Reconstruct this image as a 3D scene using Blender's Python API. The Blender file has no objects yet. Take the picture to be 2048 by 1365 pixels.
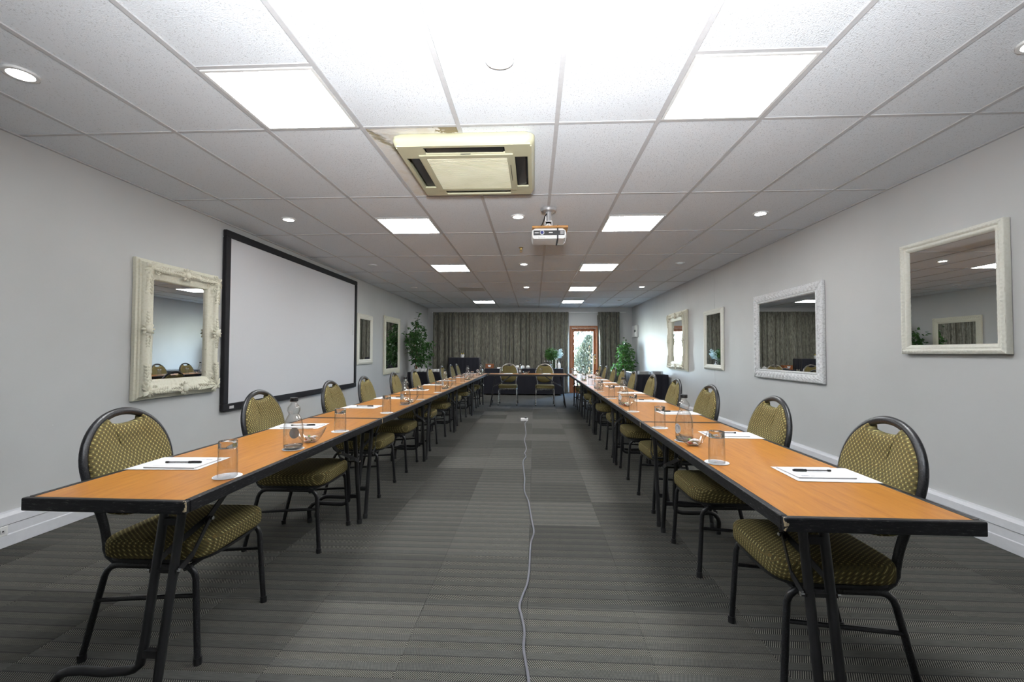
import bpy, math, random
from mathutils import Vector, noise
random.seed(7)
PI = math.pi
sc = bpy.context.scene
COL = sc.collection

# ------------------------------------------------------------------ camera, sky, sun, exposure
F_PX, CAM, YAW, PITCH, ROLL = 878.9, (-0.133, -2.633, 1.22), 0.0508, 0.0271, 0.0031
H = 2.607
cd = bpy.data.cameras.new('camera'); cam = bpy.data.objects.new('camera', cd); COL.objects.link(cam)
cd.sensor_fit = 'HORIZONTAL'; cd.sensor_width = 36.0; cd.lens = F_PX * 36.0 / 2048; cd.clip_start = 0.02
cam.rotation_mode = 'XYZ'
from mathutils import Matrix
cam.matrix_world = (Matrix.Translation(CAM) @ Matrix.Rotation(YAW, 4, 'Z') @ Matrix.Rotation(PI / 2 + PITCH, 4, 'X') @ Matrix.Rotation(ROLL, 4, 'Z'))
sc.camera = cam
sc.view_settings.view_transform = 'Standard'; sc.view_settings.look = 'None'
sc.view_settings.gamma = 1.0; sc.view_settings.use_curve_mapping = False
sc.view_settings.exposure = 0.2
PANEL, DOWN, SKY, SUN, FLASH = 33.0, 55.0, 420.0, 200.0, 118.0

w = bpy.data.worlds.new('sky'); sc.world = w; w.use_nodes = True
wn = w.node_tree
sky = wn.nodes.new('ShaderNodeTexSky'); sky.sky_type = 'HOSEK_WILKIE'; sky.turbidity = 3.0
sky.sun_direction = (-0.55, 0.45, 0.70)
bg = wn.nodes['Background']; bg.inputs[1].default_value = SKY
wn.links.new(sky.outputs[0], bg.inputs[0])
sl = bpy.data.lights.new('sun', 'SUN'); sl.energy = SUN; sl.angle = 0.01; sl.color = (1, .97, .92)
so = bpy.data.objects.new('sun', sl); COL.objects.link(so)
so.rotation_euler = Vector((-0.50, -0.35, 0.79)).to_track_quat('Z', 'Y').to_euler()
# the photographer's flash beside the camera, turned up to bounce off the ceiling (it throws the projector's shadow there)
fl = bpy.data.lights.new('bounced_flash', 'AREA'); fl.energy = FLASH; fl.size = 0.25; fl.spread = 2.1; fl.color = (.97, .98, 1)
fo = bpy.data.objects.new('bounced_flash', fl); COL.objects.link(fo); fo.location = (-0.15, -2.75, 1.6)
fo.rotation_euler = (PI - 0.80, 0, 0)
# sky portal at the glazed door
pl = bpy.data.lights.new('door_portal', 'AREA'); pl.shape = 'RECTANGLE'; pl.size = .6; pl.size_y = 1.8; pl.cycles.is_portal = True
po = bpy.data.objects.new('door_portal', pl); COL.objects.link(po); po.location = (1.33, 11.2, 1.05); po.rotation_euler = (-PI / 2, 0, 0)
sc.cycles.max_bounces = 12; sc.cycles.transparent_max_bounces = 24; sc.cycles.caustics_reflective = False; sc.cycles.caustics_refractive = False
sc.cycles.sample_clamp_indirect = 4.0

# ------------------------------------------------------------------ node helper
class NT:
    def __init__(s, name):
        s.m = bpy.data.materials.new(name); s.m.use_nodes = True; s.t = s.m.node_tree
        s.b = s.t.nodes['Principled BSDF']; s.out = s.t.nodes['Material Output']
    def n(s, typ, **kw):
        nd = s.t.nodes.new('ShaderNode' + typ)
        for k, v in kw.items(): setattr(nd, k, v)
        return nd
    def set(s, sock, v):
        if hasattr(v, 'is_linked') or isinstance(v, bpy.types.NodeSocket): s.t.links.new(v, sock)
        else: sock.default_value = v
    def math(s, op, a, b=0.0, c=None):
        nd = s.n('Math', operation=op); s.set(nd.inputs[0], a); s.set(nd.inputs[1], b)
        if c is not None: s.set(nd.inputs[2], c)
        return nd.outputs[0]
    def mix(s, f, a, b):
        nd = s.n('Mix', data_type='RGBA'); s.set(nd.inputs[0], f)
        s.set(nd.inputs[6], a if not isinstance(a, tuple) else (*a[:3], 1)); s.set(nd.inputs[7], b if not isinstance(b, tuple) else (*b[:3], 1))
        return nd.outputs[2]
    def ramp(s, f, stops):
        nd = s.n('ValToRGB'); s.set(nd.inputs[0], f); e = nd.color_ramp.elements; nd.color_ramp.interpolation = 'EASE'
        while len(e) < len(stops): e.new(0.5)
        for el, (p, c) in zip(e, stops): el.position = p; el.color = (*c, 1) if isinstance(c, tuple) else (c, c, c, 1)
        return nd.outputs[0]
    def noise(s, vec, scale, detail=3, rough=.5):
        nd = s.n('TexNoise'); nd.inputs['Scale'].default_value = scale; nd.inputs['Detail'].default_value = detail; nd.inputs['Roughness'].default_value = rough
        if vec is not None: s.set(nd.inputs['Vector'], vec)
        return nd.outputs[0]
    def obj(s): return s.n('TexCoord').outputs['Object']
    def pos(s): return s.n('NewGeometry').outputs['Position']
    def rnd(s): return s.n('ObjectInfo').outputs['Random']
    def sep(s, v):
        nd = s.n('SeparateXYZ'); s.set(nd.inputs[0], v); return nd.outputs
    def scale(s, v, sc3):
        nd = s.n('VectorMath', operation='MULTIPLY'); s.set(nd.inputs[0], v); nd.inputs[1].default_value = sc3; return nd.outputs[0]
    def bump(s, h, strength=.3, dist=.002):
        nd = s.n('Bump'); nd.inputs['Strength'].default_value = strength; nd.inputs['Distance'].default_value = dist
        s.set(nd.inputs['Height'], h); s.set(s.b.inputs['Normal'], nd.outputs[0])
    def base(s, c): s.set(s.b.inputs['Base Color'], c if not isinstance(c, tuple) else (*c, 1))
    def par(s, rough=.5, metal=0., spec=None):
        s.b.inputs['Roughness'].default_value = rough; s.b.inputs['Metallic'].default_value = metal
        if spec is not None: s.b.inputs['Specular IOR Level'].default_value = spec
        return s

def plain(name, col, rough=.5, metal=0., spec=.5, var=.08, scale=30, bump=0.):
    t = NT(name); t.par(rough, metal, spec)
    v = t.noise(t.obj(), scale, 4)
    d = tuple(max(0, c * (1 - var)) for c in col); l = tuple(min(1, c * (1 + var)) for c in col)
    t.base(t.ramp(v, [(.3, d), (.7, l)]))
    if bump: t.bump(v, bump, .003)
    return t.m

def emit(name, col, strength):
    t = NT(name); e = t.n('Emission'); e.inputs[0].default_value = (*col, 1); e.inputs[1].default_value = strength
    t.t.links.new(e.outputs[0], t.out.inputs[0]); return t.m

M = {}
def build_materials():
    # painted wall
    t = NT('wall_paint'); t.par(.55, 0, .25)
    a = t.noise(t.pos(), 1.2, 3); b = t.noise(t.scale(t.pos(), (1, 1, .15)), 4, 4)
    c = t.ramp(a, [(.3, (.505, .51, .505)), (.7, (.54, .545, .54))])
    sp = t.noise(t.pos(), 26, 1); sp = t.math('GREATER_THAN', sp, .83)
    t.base(t.mix(t.math('MULTIPLY', sp, .5), c, (.75, .75, .75))); t.bump(b, .08, .004); M['wall'] = t.m
    # carpet tiles: herringbone bands across the room
    t = NT('carpet'); t.par(.95, 0, .1)
    p = t.sep(t.pos()); r = t.rnd()
    r2 = t.math('FRACT', t.math('MULTIPLY', r, 7.31))
    yb = t.math('ADD', t.math('DIVIDE', p[1], .088), t.math('MULTIPLY', r, .2))
    fb = t.math('FRACT', yb)
    strong = t.math('LESS_THAN', fb, .5)
    sgn = t.math('SUBTRACT', t.math('MULTIPLY', t.math('GREATER_THAN', r2, .5), 2.0), 1.0)
    sl_ = t.math('MULTIPLY', t.math('MULTIPLY', fb, 6.0), sgn)
    s1 = t.math('FRACT', t.math('ADD', t.math('DIVIDE', p[0], .0085), sl_))
    s2 = t.math('FRACT', t.math('SUBTRACT', t.math('DIVIDE', p[0], .0048), sl_))
    tick1 = t.math('LESS_THAN', s1, .42); tick2 = t.math('LESS_THAN', s2, .5)
    nz = t.noise(t.pos(), 900, 2); nb = t.noise(t.scale(t.pos(), (3, 40, 1)), 6, 3)
    c1 = t.mix(tick1, (.017, .017, .0165), (.180, .175, .150))
    c2 = t.mix(tick2, (.042, .043, .041), (.098, .097, .087))
    c = t.mix(strong, c2, c1)
    edge = t.math('LESS_THAN', t.math('ABSOLUTE', t.math('SUBTRACT', fb, .5)), .035)
    c = t.mix(t.math('MULTIPLY', edge, .6), c, (.018, .018, .02))
    k = t.math('ADD', .70, t.math('MULTIPLY', r, .5))
    k = t.math('MULTIPLY', k, t.math('ADD', .6, t.math('MULTIPLY', nb, .8)))
    k = t.math('MULTIPLY', k, t.math('ADD', .7, t.math('MULTIPLY', nz, .6)))
    mm = t.n('VectorMath', operation='SCALE'); t.set(mm.inputs[0], c); t.set(mm.inputs[3], k)
    t.base(mm.outputs[0]); t.bump(t.math('ADD', t.math('MULTIPLY', tick1, strong), nz), .4, .002); M['carpet'] = t.m
    # acoustic ceiling tile
    t = NT('acoustic_tile'); t.par(.9, 0, .15)
    v = t.n('TexVoronoi'); v.inputs['Scale'].default_value = 95; t.set(v.inputs['Vector'], t.scale(t.pos(), (1, .6, 1)))
    sp = t.math('LESS_THAN', v.outputs['Distance'], .25)
    keep = t.math('GREATER_THAN', t.noise(t.pos(), 60, 1), .46)
    sp = t.math('MULTIPLY', sp, keep)
    n1 = t.noise(t.pos(), 160, 4); r = t.rnd()
    c = t.mix(t.math('MULTIPLY', sp, .45), (.775, .81, .85), (.41, .42, .43))
    c = t.mix(t.math('MULTIPLY', r, .12), c, (.69, .72, .75))
    t.base(c); t.bump(t.math('SUBTRACT', n1, t.math('MULTIPLY', sp, 1.5)), .85, .004); M['tile'] = t.m
    # water-stained tile beside the air conditioner
    t = NT('stained_tile'); t.par(.9, 0, .15)
    o = t.sep(t.obj()); nn = t.noise(t.obj(), 7, 5); n3 = t.noise(t.obj(), 45, 4)
    ln = t.math('ABSOLUTE', t.math('SUBTRACT', t.math('ADD', o[0], t.math('MULTIPLY', nn, .12)), t.math('ADD', -.245, t.math('MULTIPLY', t.math('ADD', o[1], .6), .42))))
    rim = t.ramp(t.math('ADD', ln, t.math('MULTIPLY', t.math('SUBTRACT', n3, .5), .06)), [(0.0, 1.0), (.05, 0.0)])
    st = t.ramp(nn, [(.5, 0.0), (.6, 1.0)])
    corner = t.math('GREATER_THAN', t.math('ADD', o[0], t.math('MULTIPLY', n3, .3)), .31)
    near = t.math('LESS_THAN', t.math('ADD', o[1], t.math('MULTIPLY', n3, .12)), -.45)
    c = t.mix(t.math('MULTIPLY', st, .3), (.72, .70, .66), (.60, .52, .38))
    c = t.mix(t.math('MULTIPLY', rim, .85), c, (.27, .23, .13))
    c = t.mix(t.math('MULTIPLY', t.math('MULTIPLY', corner, near), .85), c, (.22, .17, .07))
    t.base(c); t.bump(t.math('SUBTRACT', n3, rim), .5, .006); M['stained'] = t.m
    M['tbar'] = plain('tbar_white', (.50, .50, .51), .45, 0, .4, .03)
    M['slab'] = plain('slab_grey', (.3, .3, .3), .9)
    M['panel_on'] = emit('panel_diffuser', (.965, .985, 1), PANEL)
    M['down_on'] = emit('downlight_lens', (1, .98, .95), DOWN)
    M['panel_off'] = plain('panel_unlit', (.45, .44, .42), .4)
    M['white_plastic'] = plain('white_plastic', (.72, .72, .71), .35, 0, .5, .03)
    M['trunking'] = plain('trunking_white', (.66, .67, .70), .4, 0, .4, .02)
    M['cream_plastic'] = plain('cream_plastic', (.50, .485, .335), .38, 0, .5, .02, 8)
    t = NT('grille_cream'); t.par(.45); t.base(t.ramp(t.noise(t.obj(), 5), [(.3, (.66, .63, .46)), (.7, (.72, .69, .53))])); M['grille'] = t.m
    M['black_plastic'] = plain('black_plastic', (.012, .012, .013), .4)
    M['chrome'] = plain('chrome', (.72, .72, .72), .18, 1.0)
    M['silver_paint'] = plain('silver_paint', (.52, .52, .53), .32, .6)
    # tabletop laminate: cherry with grain along the table
    t = NT('cherry_laminate'); t.par(.30, 0, .45)
    g = t.noise(t.scale(t.obj(), (16, 1.6, 1)), 3.0, 5, .6); g2 = t.noise(t.scale(t.obj(), (90, 5, 1)), 3, 3); g3 = t.noise(t.obj(), 3.5, 2)
    c = t.ramp(g, [(.28, (.31, .104, .015)), (.5, (.43, .168, .025)), (.75, (.50, .214, .039))])
    c = t.mix(t.math('MULTIPLY', t.ramp(g2, [(.5, 0.0), (.72, 1.0)]), .4), c, (.30, .10, .018))
    c = t.mix(t.math('MULTIPLY', g3, .25), c, (.66, .30, .07))
    t.base(c);  M['cherry'] = t.m
    # black painted edge, chipped to bare board
    t = NT('worn_black_edge'); t.par(.42, 0, .3)
    n1 = t.noise(t.scale(t.obj(), (6, 6, 30)), 6, 6, .7); n2 = t.noise(t.obj(), 40, 3)
    o = t.sep(t.obj())
    cx = t.math('LESS_THAN', t.math('ABSOLUTE', o[0]), t.math('MULTIPLY', n2, .022))
    cy = t.math('LESS_THAN', t.math('ABSOLUTE', t.math('SUBTRACT', t.math('ABSOLUTE', t.math('SUBTRACT', o[1], .9)), .9)), t.math('MULTIPLY', n2, .016))
    cx = t.math('MULTIPLY', cx, t.math('GREATER_THAN', t.noise(t.obj(), 70, 3), .48))
    c = t.ramp(n1, [(.50, (.007, .007, .008)), (.62, (.026, .026, .028)), (.70, (.24, .22, .19))])
    c = t.mix(t.math('MULTIPLY', cx, cy), c, (.62, .50, .32))
    t.base(c); t.bump(n1, .15, .002); M['edge'] = t.m
    M['board_under'] = plain('board_underside', (.03, .025, .02), .8)
    t = NT('black_steel'); t.par(.36, 0, .5); n1 = t.noise(t.obj(), 60, 5, .7)
    t.base(t.ramp(n1, [(.70, (.010, .010, .011)), (.86, (.05, .048, .045))])); M['steel'] = t.m
    # hammered black chair frame
    t = NT('hammered_black'); t.par(.33, 0, .5); n1 = t.noise(t.obj(), 220, 3)
    t.base(t.ramp(n1, [(.45, (.006, .006, .007)), (.75, (.030, .031, .036))])); t.bump(n1, .35, .002); M['hammer'] = t.m
    t = NT('worn_silver_frame'); t.par(.28, .85); n1 = t.noise(t.scale(t.obj(), (1, 1, .4)), 60, 5, .7)
    t.base(t.ramp(n1, [(.40, (.42, .41, .38)), (.52, (.30, .29, .28)), (.58, (.05, .045, .04))])); M['worn_silver'] = t.m
    # olive fabric with pale dots
    def fabric(name, seat):
        t = NT(name); t.par(.85, 0, .15); o = t.sep(t.obj())
        if seat: u = t.math('ADD', o[1], t.math('MULTIPLY', o[2], .55)); v = t.math('ADD', o[0], o[2])
        else: u = o[1]; v = o[2]
        rowf = t.math('DIVIDE', v, .0115); row = t.math('FLOOR', rowf)
        uu = t.math('ADD', t.math('DIVIDE', u, .019), t.math('MULTIPLY', t.math('MODULO', row, 2.0), .5))
        fu = t.math('ABSOLUTE', t.math('SUBTRACT', t.math('FRACT', uu), .5)); fv = t.math('ABSOLUTE', t.math('SUBTRACT', t.math('FRACT', rowf), .5))
        dot = t.math('MULTIPLY', t.math('LESS_THAN', fu, .115), t.math('LESS_THAN', fv, .19))
        dash = t.math('MULTIPLY', t.math('GREATER_THAN', fu, .26), t.math('LESS_THAN', fv, .30))
        rust = t.math('MULTIPLY', t.math('LESS_THAN', fu, .09), t.math('GREATER_THAN', fv, .36))
        n1 = t.noise(t.obj(), 500, 2)
        c = t.ramp(n1, [(.3, (.104, .085, .032)), (.7, (.152, .127, .053))])
        c = t.mix(t.math('MULTIPLY', dash, .75), c, (.060, .050, .024))
        c = t.mix(t.math('MULTIPLY', rust, .6), c, (.30, .15, .04))
        c = t.mix(t.math('MULTIPLY', dot, .85), c, (.55, .49, .21))
        t.base(c); t.bump(n1, .25, .001); return t.m
    M['fabric_back'] = fabric('olive_back_fabric', False); M['fabric_seat'] = fabric('olive_seat_fabric', True)
    # paper, glass, mirror
    t = NT('paper'); t.par(.6, 0, .2); t.base(t.ramp(t.noise(t.obj(), 20), [(.3, (.76, .76, .775)), (.7, (.79, .79, .80))])); M['paper'] = t.m
    t = NT('paper_rule'); t.par(.6); t.base(t.ramp(t.noise(t.obj(), 200), [(.4, (.35, .36, .4)), (.6, (.5, .5, .54))])); M['ink'] = t.m
    def thin_glass(name, tint, edge):
        t = NT(name); lw = t.n('LayerWeight'); lw.inputs[0].default_value = .35
        tr = t.n('BsdfTransparent'); t.set(tr.inputs[0], t.ramp(lw.outputs['Facing'], [(.45, tint), (.95, edge)]))
        gl = t.n('BsdfGlossy'); gl.inputs['Roughness'].default_value = .02
        l2 = t.n('LayerWeight'); l2.inputs[0].default_value = .5; fr = t.math('ADD', .075, t.math('MULTIPLY', t.math('POWER', l2.outputs['Facing'], 3.5), .9))
        mx = t.n('MixShader'); t.set(mx.inputs[0], fr); t.set(mx.inputs[1], tr.outputs[0]); t.set(mx.inputs[2], gl.outputs[0])
        t.t.links.new(mx.outputs[0], t.out.inputs[0]); return t.m
    M['glass'] = thin_glass('clear_glass', (.998, .999, .998), (.86, .88, .87))
    M['bottle'] = thin_glass('bottle_glass', (.995, .998, .995), (.78, .82, .80))
    M['clear_plastic'] = thin_glass('clear_plastic', (.995, .995, .995), (.88, .88, .89))
    M['pane'] = thin_glass('window_pane', (.96, .97, .96), (.8, .82, .8))
    t = NT('thick_glass'); g = t.n('BsdfGlass'); g.inputs['IOR'].default_value = 1.5; g.inputs['Roughness'].default_value = 0.0
    t.t.links.new(g.outputs[0], t.out.inputs[0]); M['thick'] = t.m
    t = NT('mirror_silver'); t.par(.0, 1.0); t.base((.86, .87, .86)); t.b.inputs['Roughness'].default_value = .005; M['mirror'] = t.m
    def relief(name, hi, lo):
        t = NT(name); t.par(.5, 0, .35); n1 = t.noise(t.obj(), 70, 5); g = t.n('NewGeometry')
        t.base(t.mix(t.ramp(n1, [(.42, 0.0), (.72, .6)]), hi, lo)); t.bump(n1, .2, .003); return t.m
    M['cream_frame'] = relief('cream_frame', (.72, .70, .58), (.62, .59, .44))
    M['ivory_frame'] = relief('ivory_frame', (.74, .735, .66), (.66, .65, .56))
    M['lime_frame'] = relief('limed_frame', (.70, .71, .72), (.36, .36, .36))
    t = NT('screen_fabric'); t.par(.85, 0, .1); t.base(t.ramp(t.noise(t.obj(), 900, 2), [(.3, (.60, .60, .62)), (.7, (.63, .63, .65))])); M['screen'] = t.m
    M['black_velvet'] = plain('black_screen_frame', (.012, .011, .013), .7, 0, .3)
    # crushed velvet curtain
    t = NT('crushed_velvet'); t.par(.62, 0, .3)
    n1 = t.noise(t.scale(t.obj(), (22, 22, 5)), 1.8, 6, .65); n2 = t.noise(t.scale(t.obj(), (60, 60, 12)), 2.2, 4, .7)
    c = t.ramp(n1, [(.32, (.040, .036, .029)), (.52, (.135, .130, .100)), (.70, (.235, .230, .182))])
    c = t.mix(t.ramp(n2, [(.55, 0.0), (.68, .7)]), c, (.04, .036, .03))
    t.base(c); t.b.inputs['Sheen Weight'].default_value = .25; t.bump(n1, .2, .006); M['velvet'] = t.m
    t = NT('navy_cloth'); t.par(.85, 0, .2); n1 = t.noise(t.obj(), 300, 2)
    t.base(t.ramp(n1, [(.3, (.010, .010, .014)), (.7, (.016, .016, .023))])); t.b.inputs['Sheen Weight'].default_value = .12; M['navy'] = t.m
    M['wood'] = None
    t = NT('meranti_wood'); t.par(.4, 0, .4); g = t.noise(t.scale(t.obj(), (14, 14, 1)), 4, 5)
    t.base(t.ramp(g, [(.3, (.17, .052, .016)), (.7, (.33, .115, .036))])); M['wood'] = t.m
    t = NT('pine_board'); t.par(.5, 0, .4); g = t.noise(t.scale(t.obj(), (3, 20, 20)), 4, 4)
    t.base(t.ramp(g, [(.3, (.36, .17, .045)), (.7, (.50, .26, .08))])); M['pine'] = t.m
    def leaf(name, a, b):
        t = NT(name); t.par(.4, 0, .5); n1 = t.noise(t.obj(), 9, 2)
        t.base(t.ramp(n1, [(.35, a), (.65, b)])); t.b.inputs['Subsurface Weight'].default_value = 0.0
        tl = t.n('BsdfTranslucent'); t.set(tl.inputs[0], t.ramp(n1, [(.35, tuple(1.6 * q for q in a)), (.65, tuple(1.6 * q for q in b))]))
        mx = t.n('MixShader'); mx.inputs[0].default_value = .25; t.set(mx.inputs[1], t.b.outputs[0]); t.set(mx.inputs[2], tl.outputs[0])
        t.t.links.new(mx.outputs[0], t.out.inputs[0]); return t.m
    M['ficus'] = leaf('ficus_leaf', (.020, .060, .014), (.055, .15, .035))
    M['ficus_bright'] = leaf('bright_leaf', (.028, .085, .018), (.085, .22, .045))
    M['cypress'] = leaf('cypress_leaf', (.010, .0145, .009), (.025, .030, .019))
    M['petal'] = leaf('pale_petal', (.45, .55, .52), (.75, .80, .78))
    M['bark'] = plain('bark', (.24, .14, .07), .8, 0, .2, .3, 40, .4)
    M['pot'] = plain('grey_pot', (.16, .16, .16), .6)
    M['cable'] = plain('grey_cable', (.13, .13, .15), .45)
    M['china'] = plain('white_china', (.80, .80, .79), .15, 0, .5, .02)
    M['yellow'] = plain('yellow_cap', (.55, .45, .04), .4)
    M['paving'] = plain('garden_paving', (.55, .52, .46), .9, 0, .2, .15, 6)
    M['render_wall'] = plain('rendered_garden_wall', (.75, .73, .68), .9)
    M['brass'] = plain('brass', (.60, .45, .18), .3, 1.0)
    M['green_wrap'] = plain('green_wrapper', (.10, .35, .08), .4)
    M['red_wrap'] = plain('red_wrapper', (.45, .06, .10), .4)
    M['lens_blue'] = plain('lens_coating', (.03, .04, .18), .06, 0, .9)
    M['label_grey'] = plain('tag_grey', (.55, .55, .55), .5)
build_materials()

# ------------------------------------------------------------------ mesh builder
class MB:
    def __init__(s): s.v = []; s.f = []
    def add(s, vs, fs):
        o = len(s.v); s.v += [tuple(v) for v in vs]; s.f += [tuple(i + o for i in f) for f in fs]; return s
    def box(s, x0, x1, y0, y1, z0, z1):
        return s.add([(x0, y0, z0), (x1, y0, z0), (x1, y1, z0), (x0, y1, z0), (x0, y0, z1), (x1, y0, z1), (x1, y1, z1), (x0, y1, z1)],
                     [(3, 2, 1, 0), (4, 5, 6, 7), (0, 1, 5, 4), (1, 2, 6, 5), (2, 3, 7, 6), (3, 0, 4, 7)])
    def rbox(s, x0, x1, y0, y1, z0, z1, b=.005):    # chamfered box
        out = lambda i: [(x0 + i, y0 + b), (x0 + b, y0 + i), (x1 - b, y0 + i), (x1 - i, y0 + b), (x1 - i, y1 - b), (x1 - b, y1 - i), (x0 + b, y1 - i), (x0 + i, y1 - b)]
        return s.loft([[(x, y, z) for x, y in out(i)] for i, z in ((b * .8, z0), (0, z0 + b), (0, z1 - b), (b * .8, z1))])
    def loft(s, rings, caps=True, closed=True):
        n = len(rings[0]); o = []; fs = []
        for r in rings: o += r
        for k in range(len(rings) - 1):
            for i in range(n if closed else n - 1):
                j = (i + 1) % n
                fs.append((k * n + i, k * n + j, (k + 1) * n + j, (k + 1) * n + i))
        if caps:
            fs.append(tuple(reversed(range(n)))); fs.append(tuple((len(rings) - 1) * n + i for i in range(n)))
        return s.add(o, fs)
    def tube(s, pts, r, seg=8, cap=True, flat=None, up=(0, 0, 1)):
        P = [Vector(p) for p in pts]; rings = []; N = len(P)
        rr = r if isinstance(r, (list, tuple)) else [r] * N
        prev = None
        for i in range(N):
            d = (P[min(i + 1, N - 1)] - P[max(i - 1, 0)]).normalized()
            if prev is None:
                u = Vector(up)
                if abs(d.dot(u)) > .95: u = Vector((0, 1, 0))
                a = d.cross(u).normalized()
            else:
                a = (prev - d * prev.dot(d)).normalized()
            prev = a; b = d.cross(a)
            fa, fb = flat if flat else (1, 1)
            rings.append([tuple(P[i] + a * (math.cos(t) * rr[i] * fa) + b * (math.sin(t) * rr[i] * fb)) for t in [2 * PI * k / seg for k in range(seg)]])
        return s.loft(rings, cap)
    def lathe(s, prof, seg=20, c=(0, 0, 0), closed_loop=False):
        rings = [[(c[0] + r * math.cos(2 * PI * k / seg), c[1] + r * math.sin(2 * PI * k / seg), c[2] + z) for k in range(seg)] for r, z in prof]
        return s.loft(rings, False)
    def bar(s, a, b, wdt, th, up=(0, 0, 1)):
        a = Vector(a); b = Vector(b); d = (b - a).normalized(); u = Vector(up)
        if abs(d.dot(u)) > .95: u = Vector((1, 0, 0))
        l = d.cross(u).normalized(); n = l.cross(d)
        r = lambda p: [tuple(p + l * (sx * wdt / 2) + n * (sy * th / 2)) for sx, sy in ((-1, -1), (1, -1), (1, 1), (-1, 1))]
        return s.loft([r(a), r(b)])
    def mesh(s, name, smooth=False):
        me = bpy.data.meshes.new(name); me.from_pydata(s.v, [], s.f); me.update()
        if smooth: me.polygons.foreach_set('use_smooth', [True] * len(me.polygons)); me.set_sharp_from_angle(angle=math.radians(smooth if smooth is not True else 40))
        return me
    def build(s, name, mat, parent=None, smooth=False, **kw):
        return link(name, s.mesh(name, smooth), mat, parent, **kw)

def link(name, me, mat, parent=None, loc=None, **kw):
    o = bpy.data.objects.new(name, me); COL.objects.link(o)
    if mat and not me.materials: me.materials.append(M[mat] if isinstance(mat, str) else mat)
    if parent: o.parent = parent
    if loc: o.location = loc
    for k, v in kw.items(): o[k] = v
    return o

def thing(name, label, cat, loc=(0, 0, 0), rz=0, group=None):
    o = bpy.data.objects.new(name, None); COL.objects.link(o); o.location = loc; o.rotation_euler = (0, 0, rz); o.empty_display_size = .05
    o['label'] = label; o['category'] = cat
    if group: o['group'] = group
    return o
def tag(o, label, cat, group=None):
    o['label'] = label; o['category'] = cat
    if group: o['group'] = group
    return o
def struct(name):
    o = bpy.data.objects.new(name, None); COL.objects.link(o); o['kind'] = 'structure'; return o
def dup(root, loc, rz=0, label=None, group=None):
    r = root.copy(); COL.objects.link(r); r.location = loc; r.rotation_euler = (0, 0, rz)
    if label: r['label'] = label
    if group: r['group'] = group
    for ch in root.children:
        c = ch.copy(); COL.objects.link(c); c.parent = r
        for g in ch.children:
            d = g.copy(); COL.objects.link(d); d.parent = c
    return r
def arc(cx, cz, r, a0, a1, n): return [(cx + r * math.cos(a0 + (a1 - a0) * i / n), cz + r * math.sin(a0 + (a1 - a0) * i / n)) for i in range(n + 1)]
ORD = ['first', 'second', 'third', 'fourth', 'fifth', 'sixth', 'seventh', 'eighth', 'ninth', 'tenth']

# ------------------------------------------------------------------ room shell
XL, XR, YF, YB = -3.46, 2.845, -4.6, 10.95
def wall(name, quad_box):
    o = MB().box(*quad_box).build(name, 'wall'); o['kind'] = 'structure'; return o
wall('wall_left', (XL - .2, XL, YF, YB + .2, 0, H + .1))
wall('wall_right', (XR, XR + .2, YF, YB + .2, 0, H + .1))
wall('wall_front', (XL, XR, YF - .2, YF, 0, H + .1))
DX0, DX1, DZ = .95, 1.84, 2.06
o = MB().box(XL, DX0, YB, YB + .2, 0, H + .1).box(DX1, XR, YB, YB + .2, 0, H + .1).box(DX0, DX1, YB, YB + .2, DZ, H + .1).build('wall_back', 'wall'); o['kind'] = 'structure'

# carpet
fl_ = struct('floor')
MB().box(XL, XR, YF, YB + .25, -.05, -.012).build('underlay', 'slab', fl_)
TS = .5; tile_me = MB().rbox(.0003, TS - .0003, .0003, TS - .0003, -.012, 0, .0012).mesh('carpet_tile'); tile_me.materials.append(M['carpet'])
ox, oy = -.1635 - 7 * TS, .02 - 10 * TS
rest = MB()
for j in range(34):
    for i in range(14):
        x, y = ox + i * TS, oy + j * TS
        x0, x1, y0, y1 = max(x, XL), min(x + TS, XR), max(y, YF), min(y + TS, YB + .2)
        if x1 - x0 < .01 or y1 - y0 < .01: continue
        if y + TS < -1.4 or y > 8.4:
            rest.box(x0 + .001, x1 - .001, y0 + .001, y1 - .001, -.012, 0)
        elif x < XL or x + TS > XR:
            MB().rbox(.0008, x1 - x0 - .0008, .0008, TS - .0008, -.012, 0, .002).build('carpet_tile', 'carpet', fl_, loc=(x0, y, 0))
        else:
            link('carpet_tile', tile_me, None, fl_, loc=(x, y, 0))
rest.build('carpet_far', 'carpet', fl_, kind='stuff')

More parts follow.
